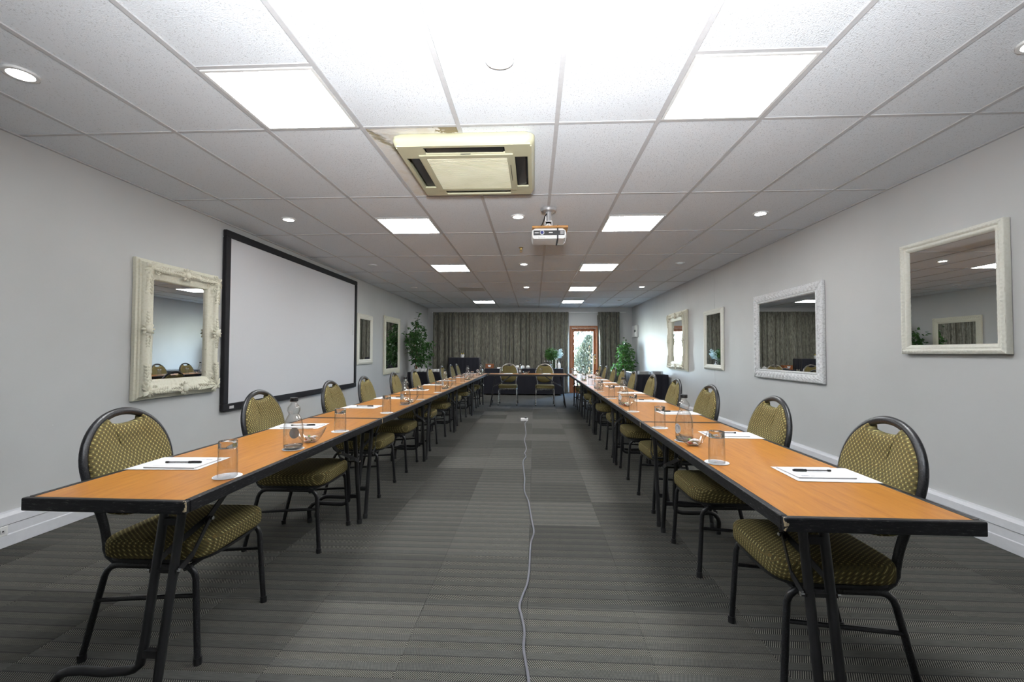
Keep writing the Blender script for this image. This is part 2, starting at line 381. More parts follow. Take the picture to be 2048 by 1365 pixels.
# ceiling grid
ce = struct('ceiling')
MB().box(XL - .1, XR + .1, YF - .1, YB + .1, H + .06, H + .12).build('ceiling_slab', 'slab', ce)
PANELS_ON = [(-1.8, -.6), (.6, -.6), (-1.8, 1.8), (.6, 1.8), (-1.8, 4.2), (.6, 4.2), (.6, 6.6), (-1.8, 9.0), (.6, 9.0)]
PANELS_OFF = [(-1.8, 6.6)]
taken = {(round(a, 1), round(b, 1)) for a, b in PANELS_ON + PANELS_OFF}
g = .012
full_me = MB().box(g, .6 - g, g, 1.2 - g, .006, .02).mesh('ceiling_tile'); full_me.materials.append(M['tile'])
half_me = MB().box(g, .6 - g, g, .6 - g, .006, .02).mesh('ceiling_tile'); half_me.materials.append(M['tile'])
for j in range(-4, 10):
    for i in range(-6, 5):
        x, y = .6 * i, 1.2 * j
        x0, x1, y0, y1 = max(x, XL), min(x + .6, XR), max(y, YF), min(y + 1.2, YB)
        if y1 - y0 < .02: continue
        if (round(x, 1), round(y + .6, 1)) in taken:
            link('ceiling_tile', half_me, None, ce, loc=(x, y, H)); continue
        if i == -2 and j == 0:
            MB().box(-.3 + g, .3 - g, -.6 + g, .6 - g, .006, .02).build('ceiling_tile', 'stained', ce, loc=(x + .3, y + .6, H), label='water-stained cracked ceiling tile beside the air conditioner'); continue
        if x0 == x and x1 == x + .6 and y0 == y and y1 == y + 1.2: link('ceiling_tile', full_me, None, ce, loc=(x, y, H))
        else: MB().box(g, x1 - x0 - g, g, y1 - y0 - g, .006, .02).build('ceiling_tile', 'tile', ce, loc=(x0, y0, H))
for i in range(-5, 5): MB().box(.6 * i - .013, .6 * i + .013, YF, YB, H, H + .03).build('grid_runner', 'tbar', ce)
for j in range(-3, 10): MB().box(XL, XR, 1.2 * j - .011, 1.2 * j + .011, H + .002, H + .028).build('cross_tee', 'tbar', ce)
for (x, y) in PANELS_ON + PANELS_OFF: MB().box(x, x + .6, y - .011, y + .011, H + .002, H + .028).build('cross_tee', 'tbar', ce)
for nm, bx in (('trim_1', (XL, XL + .02, YF, YB, H - .004, H + .02)), ('trim_2', (XR - .02, XR, YF, YB, H - .004, H + .02)), ('trim_3', (XL, XR, YB - .02, YB, H - .004, H + .02))):
    o = MB().box(*bx).build(nm, 'tbar'); o['kind'] = 'structure'
o = MB().box(XR - .003, XR + .001, 4.79, 4.795, .2, H).build('trim_4', 'wall'); o['kind'] = 'structure'

# power trunking along the side walls
def trunk(name, x, sgn):
    prof = [(0, .004), (.052, .004), (.052, .075), (.046, .08), (.046, .135), (.052, .14), (.050, .19), (.030, .208), (0, .21)]
    o = MB().loft([[(x + sgn * a, y, b) for a, b in (prof if sgn * (1) < 0 else prof[::-1])] for y in (YF, YB)]).build(name, 'trunking', kind='structure')
    return o
trunk('baseboard_left', XL, 1); trunk('baseboard_right', XR, -1)
s = thing('wall_socket', 'white twin socket plate set in the left wall trunking at the photo edge', 'socket', (XL + .046, -.085, .105))
MB().rbox(0, .008, -.06, .06, -.03, .03, .003).build('face_plate', 'white_plastic', s)
for dy in (-.03, .03):
    k = MB().rbox(.008, .011, dy - .012, dy + .012, -.012, .012, .002).build('socket_face', 'label_grey', s)
    MB().box(.011, .0125, dy - .004, dy + .004, -.002, .006).build('pin_hole', 'black_plastic', k)

# door in the back wall
d = struct('door_1')
YD = YB + .08
for nm, bx in (('door_jamb', (DX0, DX0 + .07, YB - .02, YB + .2, 0, DZ)), ('door_jamb', (DX1 - .075, DX1, YB - .02, YB + .2, 0, DZ)), ('door_head', (DX0 + .07, DX1 - .075, YB - .02, YB + .2, DZ - .07, DZ)),
               ('threshold', (DX0 + .07, DX1 - .075, YB, YB + .2, 0, .02))):
    MB().rbox(*bx, .004).build(nm, 'wood', d)
L0, L1 = DX0 + .073, DX1 - .078
for bx in ((L0, L0 + .075, YD, YD + .045, .02, DZ - .073), (L1 - .085, L1, YD, YD + .045, .02, DZ - .073)): MB().rbox(*bx, .004).build('door_stile', 'wood', d)
for bx in ((L0 + .075, L1 - .085, YD, YD + .045, DZ - .17, DZ - .073), (L0 + .075, L1 - .085, YD, YD + .045, .02, .22)): MB().rbox(*bx, .004).build('door_rail', 'wood', d)
MB().box(L0 + .07, L1 - .08, YD + .018, YD + .024, .2, DZ - .15).build('door_pane', 'pane', d)
hx = L1 - .04
hd = MB().rbox(hx - .02, hx + .02, YD - .008, YD, .88, 1.16, .004).build('handle_plate', 'brass', d)
MB().tube([(hx, YD - .008, 1.06), (hx, YD - .05, 1.06), (hx + .02, YD - .055, 1.06), (hx + .11, YD - .055, 1.06)], .009, 8).build('lever', 'chrome', hd, True)
MB().rbox(L1 - .11, L1 + .01, YD - .03, YD, 1.15, 1.19, .004).build('slide_bolt', 'chrome', d)

# garden outside the door
gp = MB().box(-4, 8, YB + .21, YB + 14, -.2, -.05).build('garden_ground', 'paving'); gp['kind'] = 'structure'
gw = MB().box(-3, 1.75, YB + 3.2, YB + 3.4, -.1, .62).rbox(-3.03, 1.78, YB + 3.17, YB + 3.43, .62, .68, .01).build('garden_wall', 'render_wall'); tag(gw, 'low white rendered wall in the garden outside the glazed door', 'wall')
def leafcloud(mb, c, rad, n, size, rnd, hang=.3, shell=.55):
    for _ in range(n):
        while True:
            p = Vector((rnd.uniform(-1, 1), rnd.uniform(-1, 1), rnd.uniform(-1, 1)))
            if shell < p.length < 1: break
        q = Vector((c[0] + p.x * rad[0], c[1] + p.y * rad[1], c[2] + p.z * rad[2]))
        one_leaf(mb, q, Vector((p.x + rnd.gauss(0, .5), p.y + rnd.gauss(0, .5), -hang + rnd.gauss(0, .4))).normalized(), size * rnd.uniform(.7, 1.25), rnd)
def one_leaf(mb, q, d, L, rnd):
    u = d.cross(Vector((rnd.gauss(0, 1), rnd.gauss(0, 1), rnd.gauss(0, 1) + .5))).normalized(); n = d.cross(u)
    wv = L * .24
    mb.add([q, q + d * L * .35 + u * wv + n * L * .05, q + d * L * .35 - u * wv + n * L * .05, q + d * L * .75 + u * wv * .6, q + d * L * .75 - u * wv * .6, q + d * L - n * L * .06],
           [(0, 2, 1), (1, 2, 4, 3), (3, 4, 5)])
def bush(name, label, cat, base, h, r, n, size, mat, seed, taper):
    rnd = random.Random(seed); t = thing(name, label, cat, base); mb = MB()
    for _ in range(n):
        z = rnd.random() ** .85 * h; a = rnd.uniform(0, 2 * PI); rr = r * taper(z / h) * rnd.uniform(.72, 1.05) * (1 + .15 * math.sin(3 * a + z * 5))
        q = Vector((rr * math.cos(a), rr * math.sin(a), z)); dd = Vector((math.cos(a) * .6, math.sin(a) * .6, .9 + rnd.gauss(0, .3))).normalized()
        one_leaf(mb, q, dd, size * rnd.uniform(.7, 1.3), rnd)
    mb.build('foliage', mat, t, kind='stuff')
    MB().tube([(0, 0, 0), (.02, 0, h * .5), (0, .02, h * .85)], [.06, .04, .015], 8).build('trunk', 'bark', t)
    return t
bush('conifer', 'feathery upright conifer seen through the glazed door', 'shrub', (1.78, 12.75, -.05), 1.85, .46, 9000, .085, 'cypress', 3, lambda q: .75 + .5 * q - 1.15 * q ** 4)
bush('garden_tree', 'sunlit leafy tree behind the conifer beyond the door', 'tree', (1.75, 15.2, -.05), 3.1, .95, 3600, .15, 'cypress', 4, lambda q: .25 + 1.1 * math.sin(PI * min(1, q)) * (q > .35))

# ------------------------------------------------------------------ curtains and rail
rail = MB().rbox(-3.32, 2.66, YB - .045, YB - .015, 2.455, 2.485, .004).build('curtain_rail', 'white_plastic'); tag(rail, 'long white curtain rail across the top of the back wall', 'rail')
def curtain(label, x0, x1, seed, folds, y=YB - .12, z0=.03, z1=2.475, pinch=0):
    rnd = random.Random(seed); n = folds * 18; nz = 14; ph = [rnd.uniform(-.6, .6) for _ in range(folds + 2)]; am = [rnd.uniform(.6, 1.3) for _ in range(folds + 2)]
    t = thing('curtain', label, 'curtain', (0, 0, 0), group='velvet curtains on the back wall'); mb = MB(); vs = []; fs = []
    zs = [z0 + (z1 - .10 - z0) * k / (nz - 1) for k in range(nz)]
    def yo(s, z):
        k = int(s); s += .22 * math.sin(1.7 * s + seed) + .10 * math.sin(3.9 * s); s = min(max(s, 0), folds); f = s - k
        a = am[k] * (1 - f) + am[k + 1] * f; p = ph[k] * (1 - f) + ph[k + 1] * f
        kz = .6 + .4 * (1 - z / z1)
        return .055 - .135 * a * kz * abs(math.sin(PI * s + .5 * p * (1.2 - z / z1))) ** .6 - .008 * math.sin(7.3 * PI * s + 1)
    for z in zs:
        for i in range(n + 1):
            s_ = folds * i / n; x = x0 + (x1 - x0) * i / n
            x += pinch * (1 - i / n) * (-.03) * (z / z1) ** 6 + .012 * math.sin(s_ * 5 + z * 2) * math.sin(PI * i / n)
            vs.append((x, y + yo(s_, z), z))
    for k in range(nz - 1):
        for i in range(n): a = k * (n + 1) + i; fs.append((a, a + 1, a + n + 2, a + n + 1))
    o = mb.add(vs, fs).build('drape', 'velvet', t, 60)
    hb = MB(); vs = []; fs = []
    for k, z in enumerate((z1 - .115, z1 - .10, z1 - .03, z1)):
        for i in range(n + 1):
            s_ = folds * i / n; x = x0 + (x1 - x0) * i / n
            vs.append((x, y - .008 + yo(s_, z1) * .75 - .012 * math.sin(2 * PI * s_ * 2), z))
    for k in range(3):
        for i in range(n): a = k * (n + 1) + i; fs.append((a, a + 1, a + n + 2, a + n + 1))
    hb.add(vs, fs).build('pleated_heading', 'velvet', t, 60)
    return t
curtain('wide grey-green velvet curtain left of centre on the back wall', -3.27, -1.355, 1, 12)
curtain('wide grey-green velvet curtain behind the long black buffet table', -1.352, .068, 2, 9)
curtain('grey-green velvet curtain hanging just left of the glazed door', .071, .915, 3, 6)
curtain('narrow grey-green velvet curtain right of the glazed door', 1.80, 2.46, 4, 5, pinch=1)

# ------------------------------------------------------------------ ceiling fittings
row_words = {-.6: 'nearest the camera', 1.8: 'level with the air conditioner and projector', 4.2: 'past the projector', 6.6: 'in the third row back from the projector', 9.0: 'nearest the back curtain'}
def panel(x, y, on, label):
    t = thing('light_panel', label, 'ceiling light', (x + .3, y + .3, H), group='square ceiling light panels')
    b = .284
    for bx in ((-b, b, -b, -b + .016), (-b, b, b - .016, b), (-b, -b + .016, -b + .016, b - .016), (b - .016, b, -b + .016, b - .016)):
        MB().box(*bx, -.003, .02).build('panel_rim', 'white_plastic', t)
    MB().box(-b + .016, b - .016, -b + .016, b - .016, 0, .012).build('diffuser', 'panel_on' if on else 'panel_off', t)
def rowname(y, side):
    n = {-.6: 'nearest the camera', 1.8: 'second from the camera', 4.2: 'third from the camera', 6.6: 'fourth from the camera', 9.0: 'nearest the curtains'}[y]
    return f'lit square panel in the {side} ceiling row, {n}'
for x, y in PANELS_ON: panel(x, y, True, rowname(y, 'left' if x < 0 else 'right'))
for x, y in PANELS_OFF: panel(x, y, False, 'dull unlit square panel in the left ceiling row, last but one before curtains')
down_on = {(-2.7, -.6), (-.3, -.6), (2.1, -.6), (-2.7, 1.8), (-.3, 1.8), (2.1, 1.8), (-.3, 4.2), (-.3, 6.6), (2.1, 6.6)}
for y, w_ in ((-.6, 'nearest the camera'), (1.8, 'second from the camera'), (4.2, 'third from the camera'), (6.6, 'fourth from the camera'), (9.0, 'nearest the curtains')):
    for x, sd in ((-2.7, 'left'), (-.3, 'middle'), (2.1, 'right')):
        on = (x, y) in down_on
        t = thing('downlight', f"round {'lit' if on else 'unlit'} recessed downlight in the {sd} row, {w_}", 'ceiling light', (x, y, H), group='round recessed downlights')
        MB().lathe([(.052, .004), (.052, -.006), (.068, -.005), (.070, .005)], 28).build('trim_ring', 'white_plastic', t, True)
        r_ = .050
        MB().add([(r_ * math.cos(2 * PI * k / 28), r_ * math.sin(2 * PI * k / 28), -.002) for k in range(28)], [tuple(reversed(range(28)))]).build('lens', 'down_on' if on else 'chrome', t)

# air conditioner cassette
ac = thing('air_conditioner', 'cream square cassette air conditioner hanging from the ceiling', 'air conditioner', (-.588, .525, H - .025))
def rrect(hw, r, n=5):
    pts = []
    for cx, cy, a in ((hw - r, hw - r, 0), (-(hw - r), hw - r, PI / 2), (-(hw - r), -(hw - r), PI), (hw - r, -(hw - r), 1.5 * PI)):
        pts += [(cx + r * math.cos(a + PI / 2 * k / n), cy + r * math.sin(a + PI / 2 * k / n)) for k in range(n + 1)]
    return pts
R = lambda hw, r, z: [(x, y, z) for x, y in rrect(hw, r)]
# body: rim ring, sloped face with four real slots left open between frame strips
MB().loft([R(.435, .05, .03), R(.455, .05, .012), R(.455, .05, -.012), R(.448, .05, -.032), R(.432, .05, -.052)][::-1], False).build('housing_rim', 'cream_plastic', ac, 50)
face = MB()
zf = -.052
A, B_, C_, S = .438, .408, .322, .262     # outer edge, slot outer, slot inner, slot half length
def quadz(x0, x1, y0, y1): face.box(x0, x1, y0, y1, zf, zf + .012)
quadz(-A + .012, A - .012, B_, A - .004); quadz(-A + .012, A - .012, -A + .004, -B_)
quadz(-A + .004, -B_, -B_, B_); quadz(B_, A - .004, -B_, B_)
for sx in (-1, 1):
    for sy in (-1, 1):
        quadz(min(sx * S, sx * B_), max(sx * S, sx * B_), min(sy * C_, sy * B_), max(sy * C_, sy * B_))
        if True: quadz(min(sx * C_, sx * B_), max(sx * C_, sx * B_), min(sy * S, sy * C_), max(sy * S, sy * C_))
face.box(-C_, C_, -C_, C_, zf, zf + .012)
face.build('face_frame', 'cream_plastic', ac)
MB().box(-B_, B_, -B_, B_, -.012, 0.024).build('slot_well', 'black_plastic', ac)
for k in range(4):
    a = k * PI / 2
    m = MB(); 
    pts = [(-S + .01, C_ + .006, zf + .004), (S - .01, C_ + .006, zf + .008), (S - .01, B_ - .016, zf + .016), (-S + .01, B_ - .016, zf + .016)]
    up_ = [(x, y, z + .006) for x, y, z in pts]
    rot = lambda p: (p[0] * math.cos(a) - p[1] * math.sin(a), p[0] * math.sin(a) + p[1] * math.cos(a), p[2])
    m.add([rot(p) for p in pts + up_], [(0, 1, 2, 3), (7, 6, 5, 4), (0, 4, 5, 1), (1, 5, 6, 2), (2, 6, 7, 3), (3, 7, 4, 0)])
    m.build('louver', 'black_plastic', ac)
gf = MB().box(-.312, .312, .276, .312, zf - .008, zf).box(-.312, .312, -.312, -.276, zf - .008, zf).box(-.312, -.272, -.276, .276, zf - .008, zf).box(.272, .312, -.276, .276, zf - .008, zf).build('intake_frame', 'cream_plastic', ac)
for k in range(30):
    y = -.266 + k * .01835
    MB().rbox(-.272, .272, y - .0055, y + .0055, zf - .006, zf, .002).build('grille_slat', 'grille', ac)
MB().rbox(-.035, .035, -.3215, -.3125, zf - .002, zf + .002, .003).build('badge', 'black_plastic', ac)
MB().rbox(-.025, .025, .3125, .3215, zf - .002, zf + .002, .003).build('badge', 'lens_blue', ac)
MB().box(.288, .292, -.15, .12, zf - .0095, zf - .007).build('latch_slot', 'black_plastic', ac)

# projector on its ceiling mount
pj = thing('projector', 'white projector strapped under a wooden board on a ceiling mount', 'projector', (0, 1.56, H))
MB().lathe([(.0, 0), (.075, 0), (.078, -.012), (.070, -.03), (.036, -.04), (.0, -.04)], 28).build('ceiling_plate', 'silver_paint', pj, 30)
MB().tube([(0, 0, -.035), (0, 0, -.135)], .028, 20).build('mount_pole', 'silver_paint', pj, True)
mb = MB(); mb.box(-.036, .036, -.03, .03, -.135, -.128).box(-.036, -.030, -.03, .03, -.185, -.13).box(.030, .036, -.03, .03, -.185, -.13); mb.build('yoke', 'white_plastic', pj)
MB().loft([[(-.04, -.012, -.205), (.04, -.012, -.205), (.04, .012, -.205), (-.04, .012, -.205)], [(-.026, -.012, -.165), (.026, -.012, -.165), (.026, .012, -.165), (-.026, .012, -.165)], [(-.012, -.01, -.148), (.012, -.01, -.148), (.012, .01, -.148), (-.012, .01, -.148)]]).build('tilt_bracket', 'white_plastic', pj)
MB().tube([(0, -.016, -.163), (0, .016, -.163)], .006, 10).build('pivot_bolt', 'chrome', pj)
MB().rbox(-.155, .178, -.14, .17, -.224, -.205, .002).build('mounting_board', 'pine', pj)
body = MB(); sec = [(-.132, -.225), (.132, -.225), (.155, -.240), (.160, -.275), (.152, -.315), (.140, -.322), (-.140, -.322), (-.153, -.315), (-.160, -.275), (-.155, -.240)]
body.loft([[(x * .97, -.115, z * .97 - .008) for x, z in sec], [(x, -.10, z) for x, z in sec], [(x, .12, z) for x, z in sec]][::-1]); bo = body.build('projector_body', 'white_plastic', pj, 50)
MB().rbox(-.142, .145, -.121, -.112, -.288, -.245, .003).build('front_panel', 'black_plastic', bo)
MB().tube([(-.063, -.112, -.2665), (-.063, -.130, -.2665)], .021, 20).build('lens_ring', 'silver_paint', bo, True)
MB().tube([(-.063, -.125, -.2665), (-.063, -.132, -.2665)], .015, 20).build('lens', 'lens_blue', bo, True)
MB().box(.000, .036, -.1225, -.1205, -.269, -.261).build('front_marking', 'white_plastic', bo)
MB().box(-.132, -.094, -.1225, -.1205, -.271, -.263).build('front_marking', 'label_grey', bo)
MB().rbox(-.095, -.035, -.125, -.112, -.314, -.299, .003).build('focus_latch', 'white_plastic', bo)
for k in range(5): MB().box(.105 + k * .007, .108 + k * .007, -.123, -.120, -.283, -.250).build('vent_slit', 'label_grey', bo)
MB().rbox(.148, .162, -.105, .10, -.315, -.25, .004).build('side_vent', 'silver_paint', bo)
MB().box(.075, .089, -.124, -.1195, -.325, -.202).box(.075, .089, -.124, .13, -.326, -.3225).box(.075, .089, -.142, -.12, -.205, -.2025).build('strap', 'black_plastic', pj)
MB().tube([(-.018, -.03, -.06), (-.035, -.04, -.09), (-.045, -.05, -.13), (-.065, -.06, -.18), (-.10, -.06, -.203), (-.135, -.06, -.200)], .006, 8).build('power_lead', 'black_plastic', pj, True)
sp = thing('sprinkler', 'small brass sprinkler head on the ceiling behind the projector', 'sprinkler', (-.31, 3.12, H))
MB().lathe([(.0, 0), (.03, 0), (.03, -.004), (.012, -.008), (.009, -.03), (.0, -.03)], 14).build('escutcheon', 'brass', sp, True)
MB().tube([(-.012, 0, -.02), (-.014, 0, -.045), (0, 0, -.055), (.014, 0, -.045), (.012, 0, -.02)], .003, 6).build('yoke_arm', 'brass', sp)
MB().lathe([(.0, -.058), (.016, -.058), (.016, -.055), (.0, -.055)], 12).build('deflector', 'brass', sp)

# ------------------------------------------------------------------ mirrors and screen
def frame_mesh(w_, h_, fw, prof, relief=None, sway=None, step=.009):
    # profile (u from outer edge inwards 0..1, height); sides lofted with mitred corners, relief displaces along the wall normal
    mb = MB(); corners = [(-w_ / 2, -h_ / 2), (w_ / 2, -h_ / 2), (w_ / 2, h_ / 2), (-w_ / 2, h_ / 2)]
    rings = []
    for k in range(4):
        a = corners[k]; b = corners[(k + 1) % 4]; L = math.dist(a, b); n = max(2, int(L / step))
        dx, dy = (b[0] - a[0]) / L, (b[1] - a[1]) / L; nx, ny = -dy, dx
        rr = []
        for i in range(n + 1):
            s_ = L * i / n; q = []
            for u, hh in prof:
                inset = u * fw
                if sway: inset = -sway(s_, L) * (1 - u) + inset
                ss = inset + (L - 2 * inset) * i / n
                px, py = a[0] + dx * ss + nx * inset, a[1] + dy * ss + ny * inset
                z = hh
                if relief and 0.02 < u < .98: z += relief(s_, L, u, px, py)
                q.append((px, py, z))
            rr.append(q)
        mb.loft(rr, False, False)
    return mb
def mirror(label, side, yc, zc, w_, h_, fw, mat, prof, relief=None, sway=None, tilt=0, yaw=0, carve=None):
    x = XL + .004 if side == 'L' else XR - .004
    t = thing('wall_mirror', label, 'mirror', (x, yc, zc), group='framed wall mirrors')
    # local: X right along wall, Y up, Z out of wall
    if side == 'L': m3 = Matrix(((0, 0, 1), (1, 0, 0), (0, 1, 0))).to_4x4()
    else: m3 = Matrix(((0, 0, -1), (-1, 0, 0), (0, 1, 0))).to_4x4()
    t.rotation_euler = (m3 @ Matrix.Rotation(tilt, 4, 'X') @ Matrix.Rotation(yaw, 4, 'Y')).to_euler()
    frame_mesh(w_, h_, fw, prof, relief, sway).build('frame', mat, t, 60)
    if carve: ornaments(t, w_, h_, fw, mat, carve)
    gw_, gh_ = w_ / 2 - fw + .004, h_ / 2 - fw + .004; zg = prof[-1][1] + .0
    MB().box(-gw_, gw_, -gh_, gh_, max(.002, zg - .006), zg + .0005).build('mirror_glass', 'mirror', t)
    MB().box(-w_ / 2 + .02, w_ / 2 - .02, -h_ / 2 + .02, h_ / 2 - .02, 0, .004).build('backing_board', 'slab', t)
    return t
def nz(x, y, f, sd=0): return noise.noise(Vector((x * f, y * f, sd)))
def baroque_relief(s_, L, u, px, py):
    if u < .2: return 0
    c = min(s_, L - s_); m = abs(s_ - L / 2)
    k = min(1.0, max(0, 1 - c / .22) ** .6 + max(0, 1 - m / .13) ** .6)
    t_ = (s_ if s_ < L / 2 else L - s_)
    scroll = math.sin(70 * t_ + 8 * u) * math.cos(16 * u - 30 * t_) + .8 * nz(px, py, 55) + .5 * math.sin(150 * t_ + 20 * u)
    body = math.sin(PI * min(1, max(0, (u - .2) / .6)))
    return k * body * (.010 + .0085 * scroll) + (.005 * nz(px, py, 40, 3) * max(0, math.sin(22 * t_)) if u > .6 else 0)
def baroque_sway(s_, L):
    c = min(s_, L - s_); m = abs(s_ - L / 2)
    return .004 * max(0, 1 - c / .16)
pf = [(0, 0), (0, .030), (.06, .034), (.10, .034), (.11, .046), (.17, .050), (.19, .050), (.20, .066)]
def lobe(mb, x, y, z, ang, L, W_, Hh, bend=.0):
    rings = []
    for i in range(7):
        t_ = i / 6; a = ang + bend * t_; cx_, cy_ = x + L * t_ * math.cos(ang + bend * t_ * .5), y + L * t_ * math.sin(ang + bend * t_ * .5)
        w_ = W_ * max(.06, math.sin(PI * (.12 + .86 * t_)) ** .8); h_ = Hh * max(.08, math.sin(PI * (.15 + .8 * t_)))
        px, py = -math.sin(a), math.cos(a)
        rings.append([(cx_ + px * w_ * q, cy_ + py * w_ * q, z + h_ * hh) for q, hh in ((-1, -.35), (-.8, .45), (-.3, .85), (0, .62), (.3, .85), (.8, .45), (1, -.35))])
    mb.loft(rings, True, False)
def scroll(mb, x, y, z, r0, a0, turns, sg):
    pts = []; rad = []
    for i in range(22):
        t_ = i / 21; rr = r0 * (1 - .82 * t_); a = a0 + sg * 2 * PI * turns * t_
        pts.append((x + rr * math.cos(a), y + rr * math.sin(a), z + .006 * t_)); rad.append(.0065 * (1 - .5 * t_))
    mb.tube(pts, rad, 6)
def ornaments(t, w_, h_, fw, mat, seed):
    rr = random.Random(seed); zt_ = .092; o = fw * .42
    for sx in (-1, 1):
        for sy in (-1, 1):
            mb = MB(); cx_, cy_ = sx * (w_ / 2 - o), sy * (h_ / 2 - o); inw = math.atan2(-sy, -sx)
            for k in range(9):
                lobe(mb, cx_, cy_, zt_ - .004, inw + (k - 4) * .42, .062 + .02 * (k % 2), .012, .016, .3 * (1 if k > 4 else -1))
            lobe(mb, cx_, cy_, zt_, inw + PI, .05, .02, .018)
            for dx, dy, L_ in ((-sx, 0, w_), (0, -sy, h_)):
                for k in range(6):
                    d = .055 + k * .030; px, py = cx_ + dx * d, cy_ + dy * d; a = math.atan2(dy, dx)
                    for sg in (-1, 1): lobe(mb, px, py, zt_ - .004 - k * .0016, a + sg * (.75 + .1 * k), .054 - k * .003, .012, .013, -sg * .7)
                scroll(mb, cx_ + dx * .085 + (-sx if dx == 0 else 0) * .03, cy_ + dy * .085 + (-sy if dy == 0 else 0) * .03, zt_ - .016, .022, 0, 1.4, sx * sy)
                scroll(mb, cx_ + dx * .165, cy_ + dy * .165, zt_ - .010, .018, 1.5, 1.3, -sx * sy)
            mb.build('corner_carving', mat, t, 60)
    for dx, dy in ((1, 0), (-1, 0), (0, 1), (0, -1)):
        mb = MB(); cx_, cy_ = dx * (w_ / 2 - o), dy * (h_ / 2 - o); a = math.atan2(dy, dx)
        mb.loft([[(cx_ + r_ * math.cos(q), cy_ + r_ * 1.15 * math.sin(q), z) for q in [2 * PI * j / 16 for j in range(16)]] for r_, z in ((.034, zt_ - .012), (.033, zt_ + .004), (.022, zt_ + .012), (.006, zt_ + .015))])
        for k in range(10): lobe(mb, cx_ + .026 * math.cos(a + k * .63), cy_ + .026 * math.sin(a + k * .63), zt_ - .008, a + k * .63, .040, .012, .013, .2)
        for sg in (-1, 1):
            for k in range(4): 
                px, py = cx_ - dy * sg * (.05 + k * .028), cy_ + dx * sg * (.05 + k * .028)
                for s2 in (-1, 1): lobe(mb, px, py, zt_ - .006 - k * .002, math.atan2(dx * sg, -dy * sg) + s2 * .8, .040 - .005 * k, .009, .011, -s2 * .6)
        mb.build('centre_carving', mat, t, 60)
baroque = pf + [(.20 + .80 * i / 20, .066 + .020 * math.sin(PI * min(1, i / 11)) - (.026 * max(0, i - 9) / 11)) for i in range(1, 20)] + [(1, .020)]
mirror('large cream baroque-framed mirror on left wall beside the projection screen', 'L', 1.297, 1.41, .94, 1.19, .165, 'cream_frame', baroque, baroque_relief, baroque_sway, carve=21)
mirror('cream baroque-framed mirror on right wall, farthest of the right wall mirrors', 'R', 6.58, 1.475, 1.12, 1.20, .19, 'cream_frame', baroque, baroque_relief, baroque_sway, carve=22)
plainp = [(0, 0), (0, .022), (.08, .026), (.16, .032), (.30, .042), (.42, .044), (.52, .038), (.58, .030), (.66, .030), (.74, .034), (.84, .030), (1, .016)]
mirror('plain ivory-framed narrow mirror on right wall, reflecting the vase of flowers', 'R', 4.79, 1.455, .76, 1.0, .085, 'ivory_frame', plainp)
mirror('plain ivory-framed mirror on left wall just past the projection screen', 'L', 5.80, 1.475, .76, .97, .10, 'ivory_frame', plainp)
def bead(s_, L, u, px, py): return .006 * (math.sin(2 * PI * s_ / .05) > 0) * (.15 < u < .5) + .003 * nz(px, py, 60)
flatp = [(0, 0), (0, .03), (.06, .034), (.14, .034), (.15, .028), (.3, .030), (.42, .030), (.5, .030), (.56, .034), (.7, .030), (.85, .026), (1, .016)]
mirror('ivory beaded-frame tall mirror on left wall with plant leaves over its edge', 'L', 7.45, 1.385, 1.11, 1.31, .13, 'cream_frame', flatp, bead)
def lace(s_, L, u, px, py):
    if not .10 < u < .78: return 0
    k = math.sin(PI * (u - .10) / .68)
    return k * (.010 * math.sin(2 * PI * (s_ / .075 + .9 * u)) * math.sin(2 * PI * (u * 1.5)) + .012 * abs(nz(px, py, 45)) + .004)
mirror('square mirror with limed lacy carved frame, second nearest on right wall', 'R', 2.72, 1.445, 1.41, 1.07, .115, 'lime_frame', [(0, 0), (0, .028)] + [(i_ / 14, .034 - .001 * max(0, i_ - 8)) for i_ in range(1, 11)] + [(.78, .026), (.84, .034), (.90, .034), (.95, .026), (1, .018)], lace)
def leafy(s_, L, u, px, py): return (.003 * math.sin(2 * PI * (s_ / .028 + u)) * (.15 < u < .45)) + .003 * nz(px, py, 70)
mirror('ivory-framed square mirror nearest the camera on the right wall', 'R', .645, 1.652, .785, .86, .068, 'ivory_frame', [(0, 0), (0, .036), (.06, .042), (.14, .042), (.2, .046), (.28, .049), (.36, .049), (.42, .046), (.48, .040), (.54, .036), (.66, .040), (.78, .038), (.9, .030), (1, .020)], leafy)

scn = thing('projection_screen', 'wide grey-white projection screen in a black frame on the left wall', 'screen', (XL + .004, 3.60, 1.56))
w2, h2, fw = 1.735, .972, .075
for nm, bx in (('frame_bar', (0, .045, -w2, w2, h2 - fw, h2)), ('frame_bar', (0, .045, -w2, w2, -h2, -h2 + fw)), ('frame_bar', (0, .045, -w2, -w2 + fw, -h2 + fw, h2 - fw)), ('frame_bar', (0, .045, w2 - fw, w2, -h2 + fw, h2 - fw))):
    MB().rbox(*bx, .006).build(nm, 'black_velvet', scn)
MB().box(.004, .026, -w2 + fw - .01, w2 - fw + .01, -h2 + fw - .01, h2 - fw + .01).build('screen_surface', 'screen', scn)
MB().rbox(.045, .047, -w2 + .09, -w2 + .16, -h2 + .02, -h2 + .05, .001).build('maker_tag', 'label_grey', scn)
MB().tube([(.0275, 1.545, .16), (.0275, 1.575, .19), (.0275, 1.585, .10), (.0275, 1.56, .06), (.0275, 1.565, -.02)], .008, 6, True, (1, .3)).build('tape_scrap', 'paper', scn)

bx = thing('fuse_box', 'white electrical box with dark switch window on right wall near corner', 'electrical box', (XR, 10.40, 1.86))
MB().rbox(-.06, 0, -.285, .285, -.17, .17, .008).build('cover', 'white_plastic', bx)
MB().rbox(-.064, -.058, -.22, -.02, -.03, .04, .003).build('switch_window', 'black_plastic', bx)
MB().rbox(-.063, -.058, .02, .2, -.06, .05, .003).build('flap', 'white_plastic', bx)

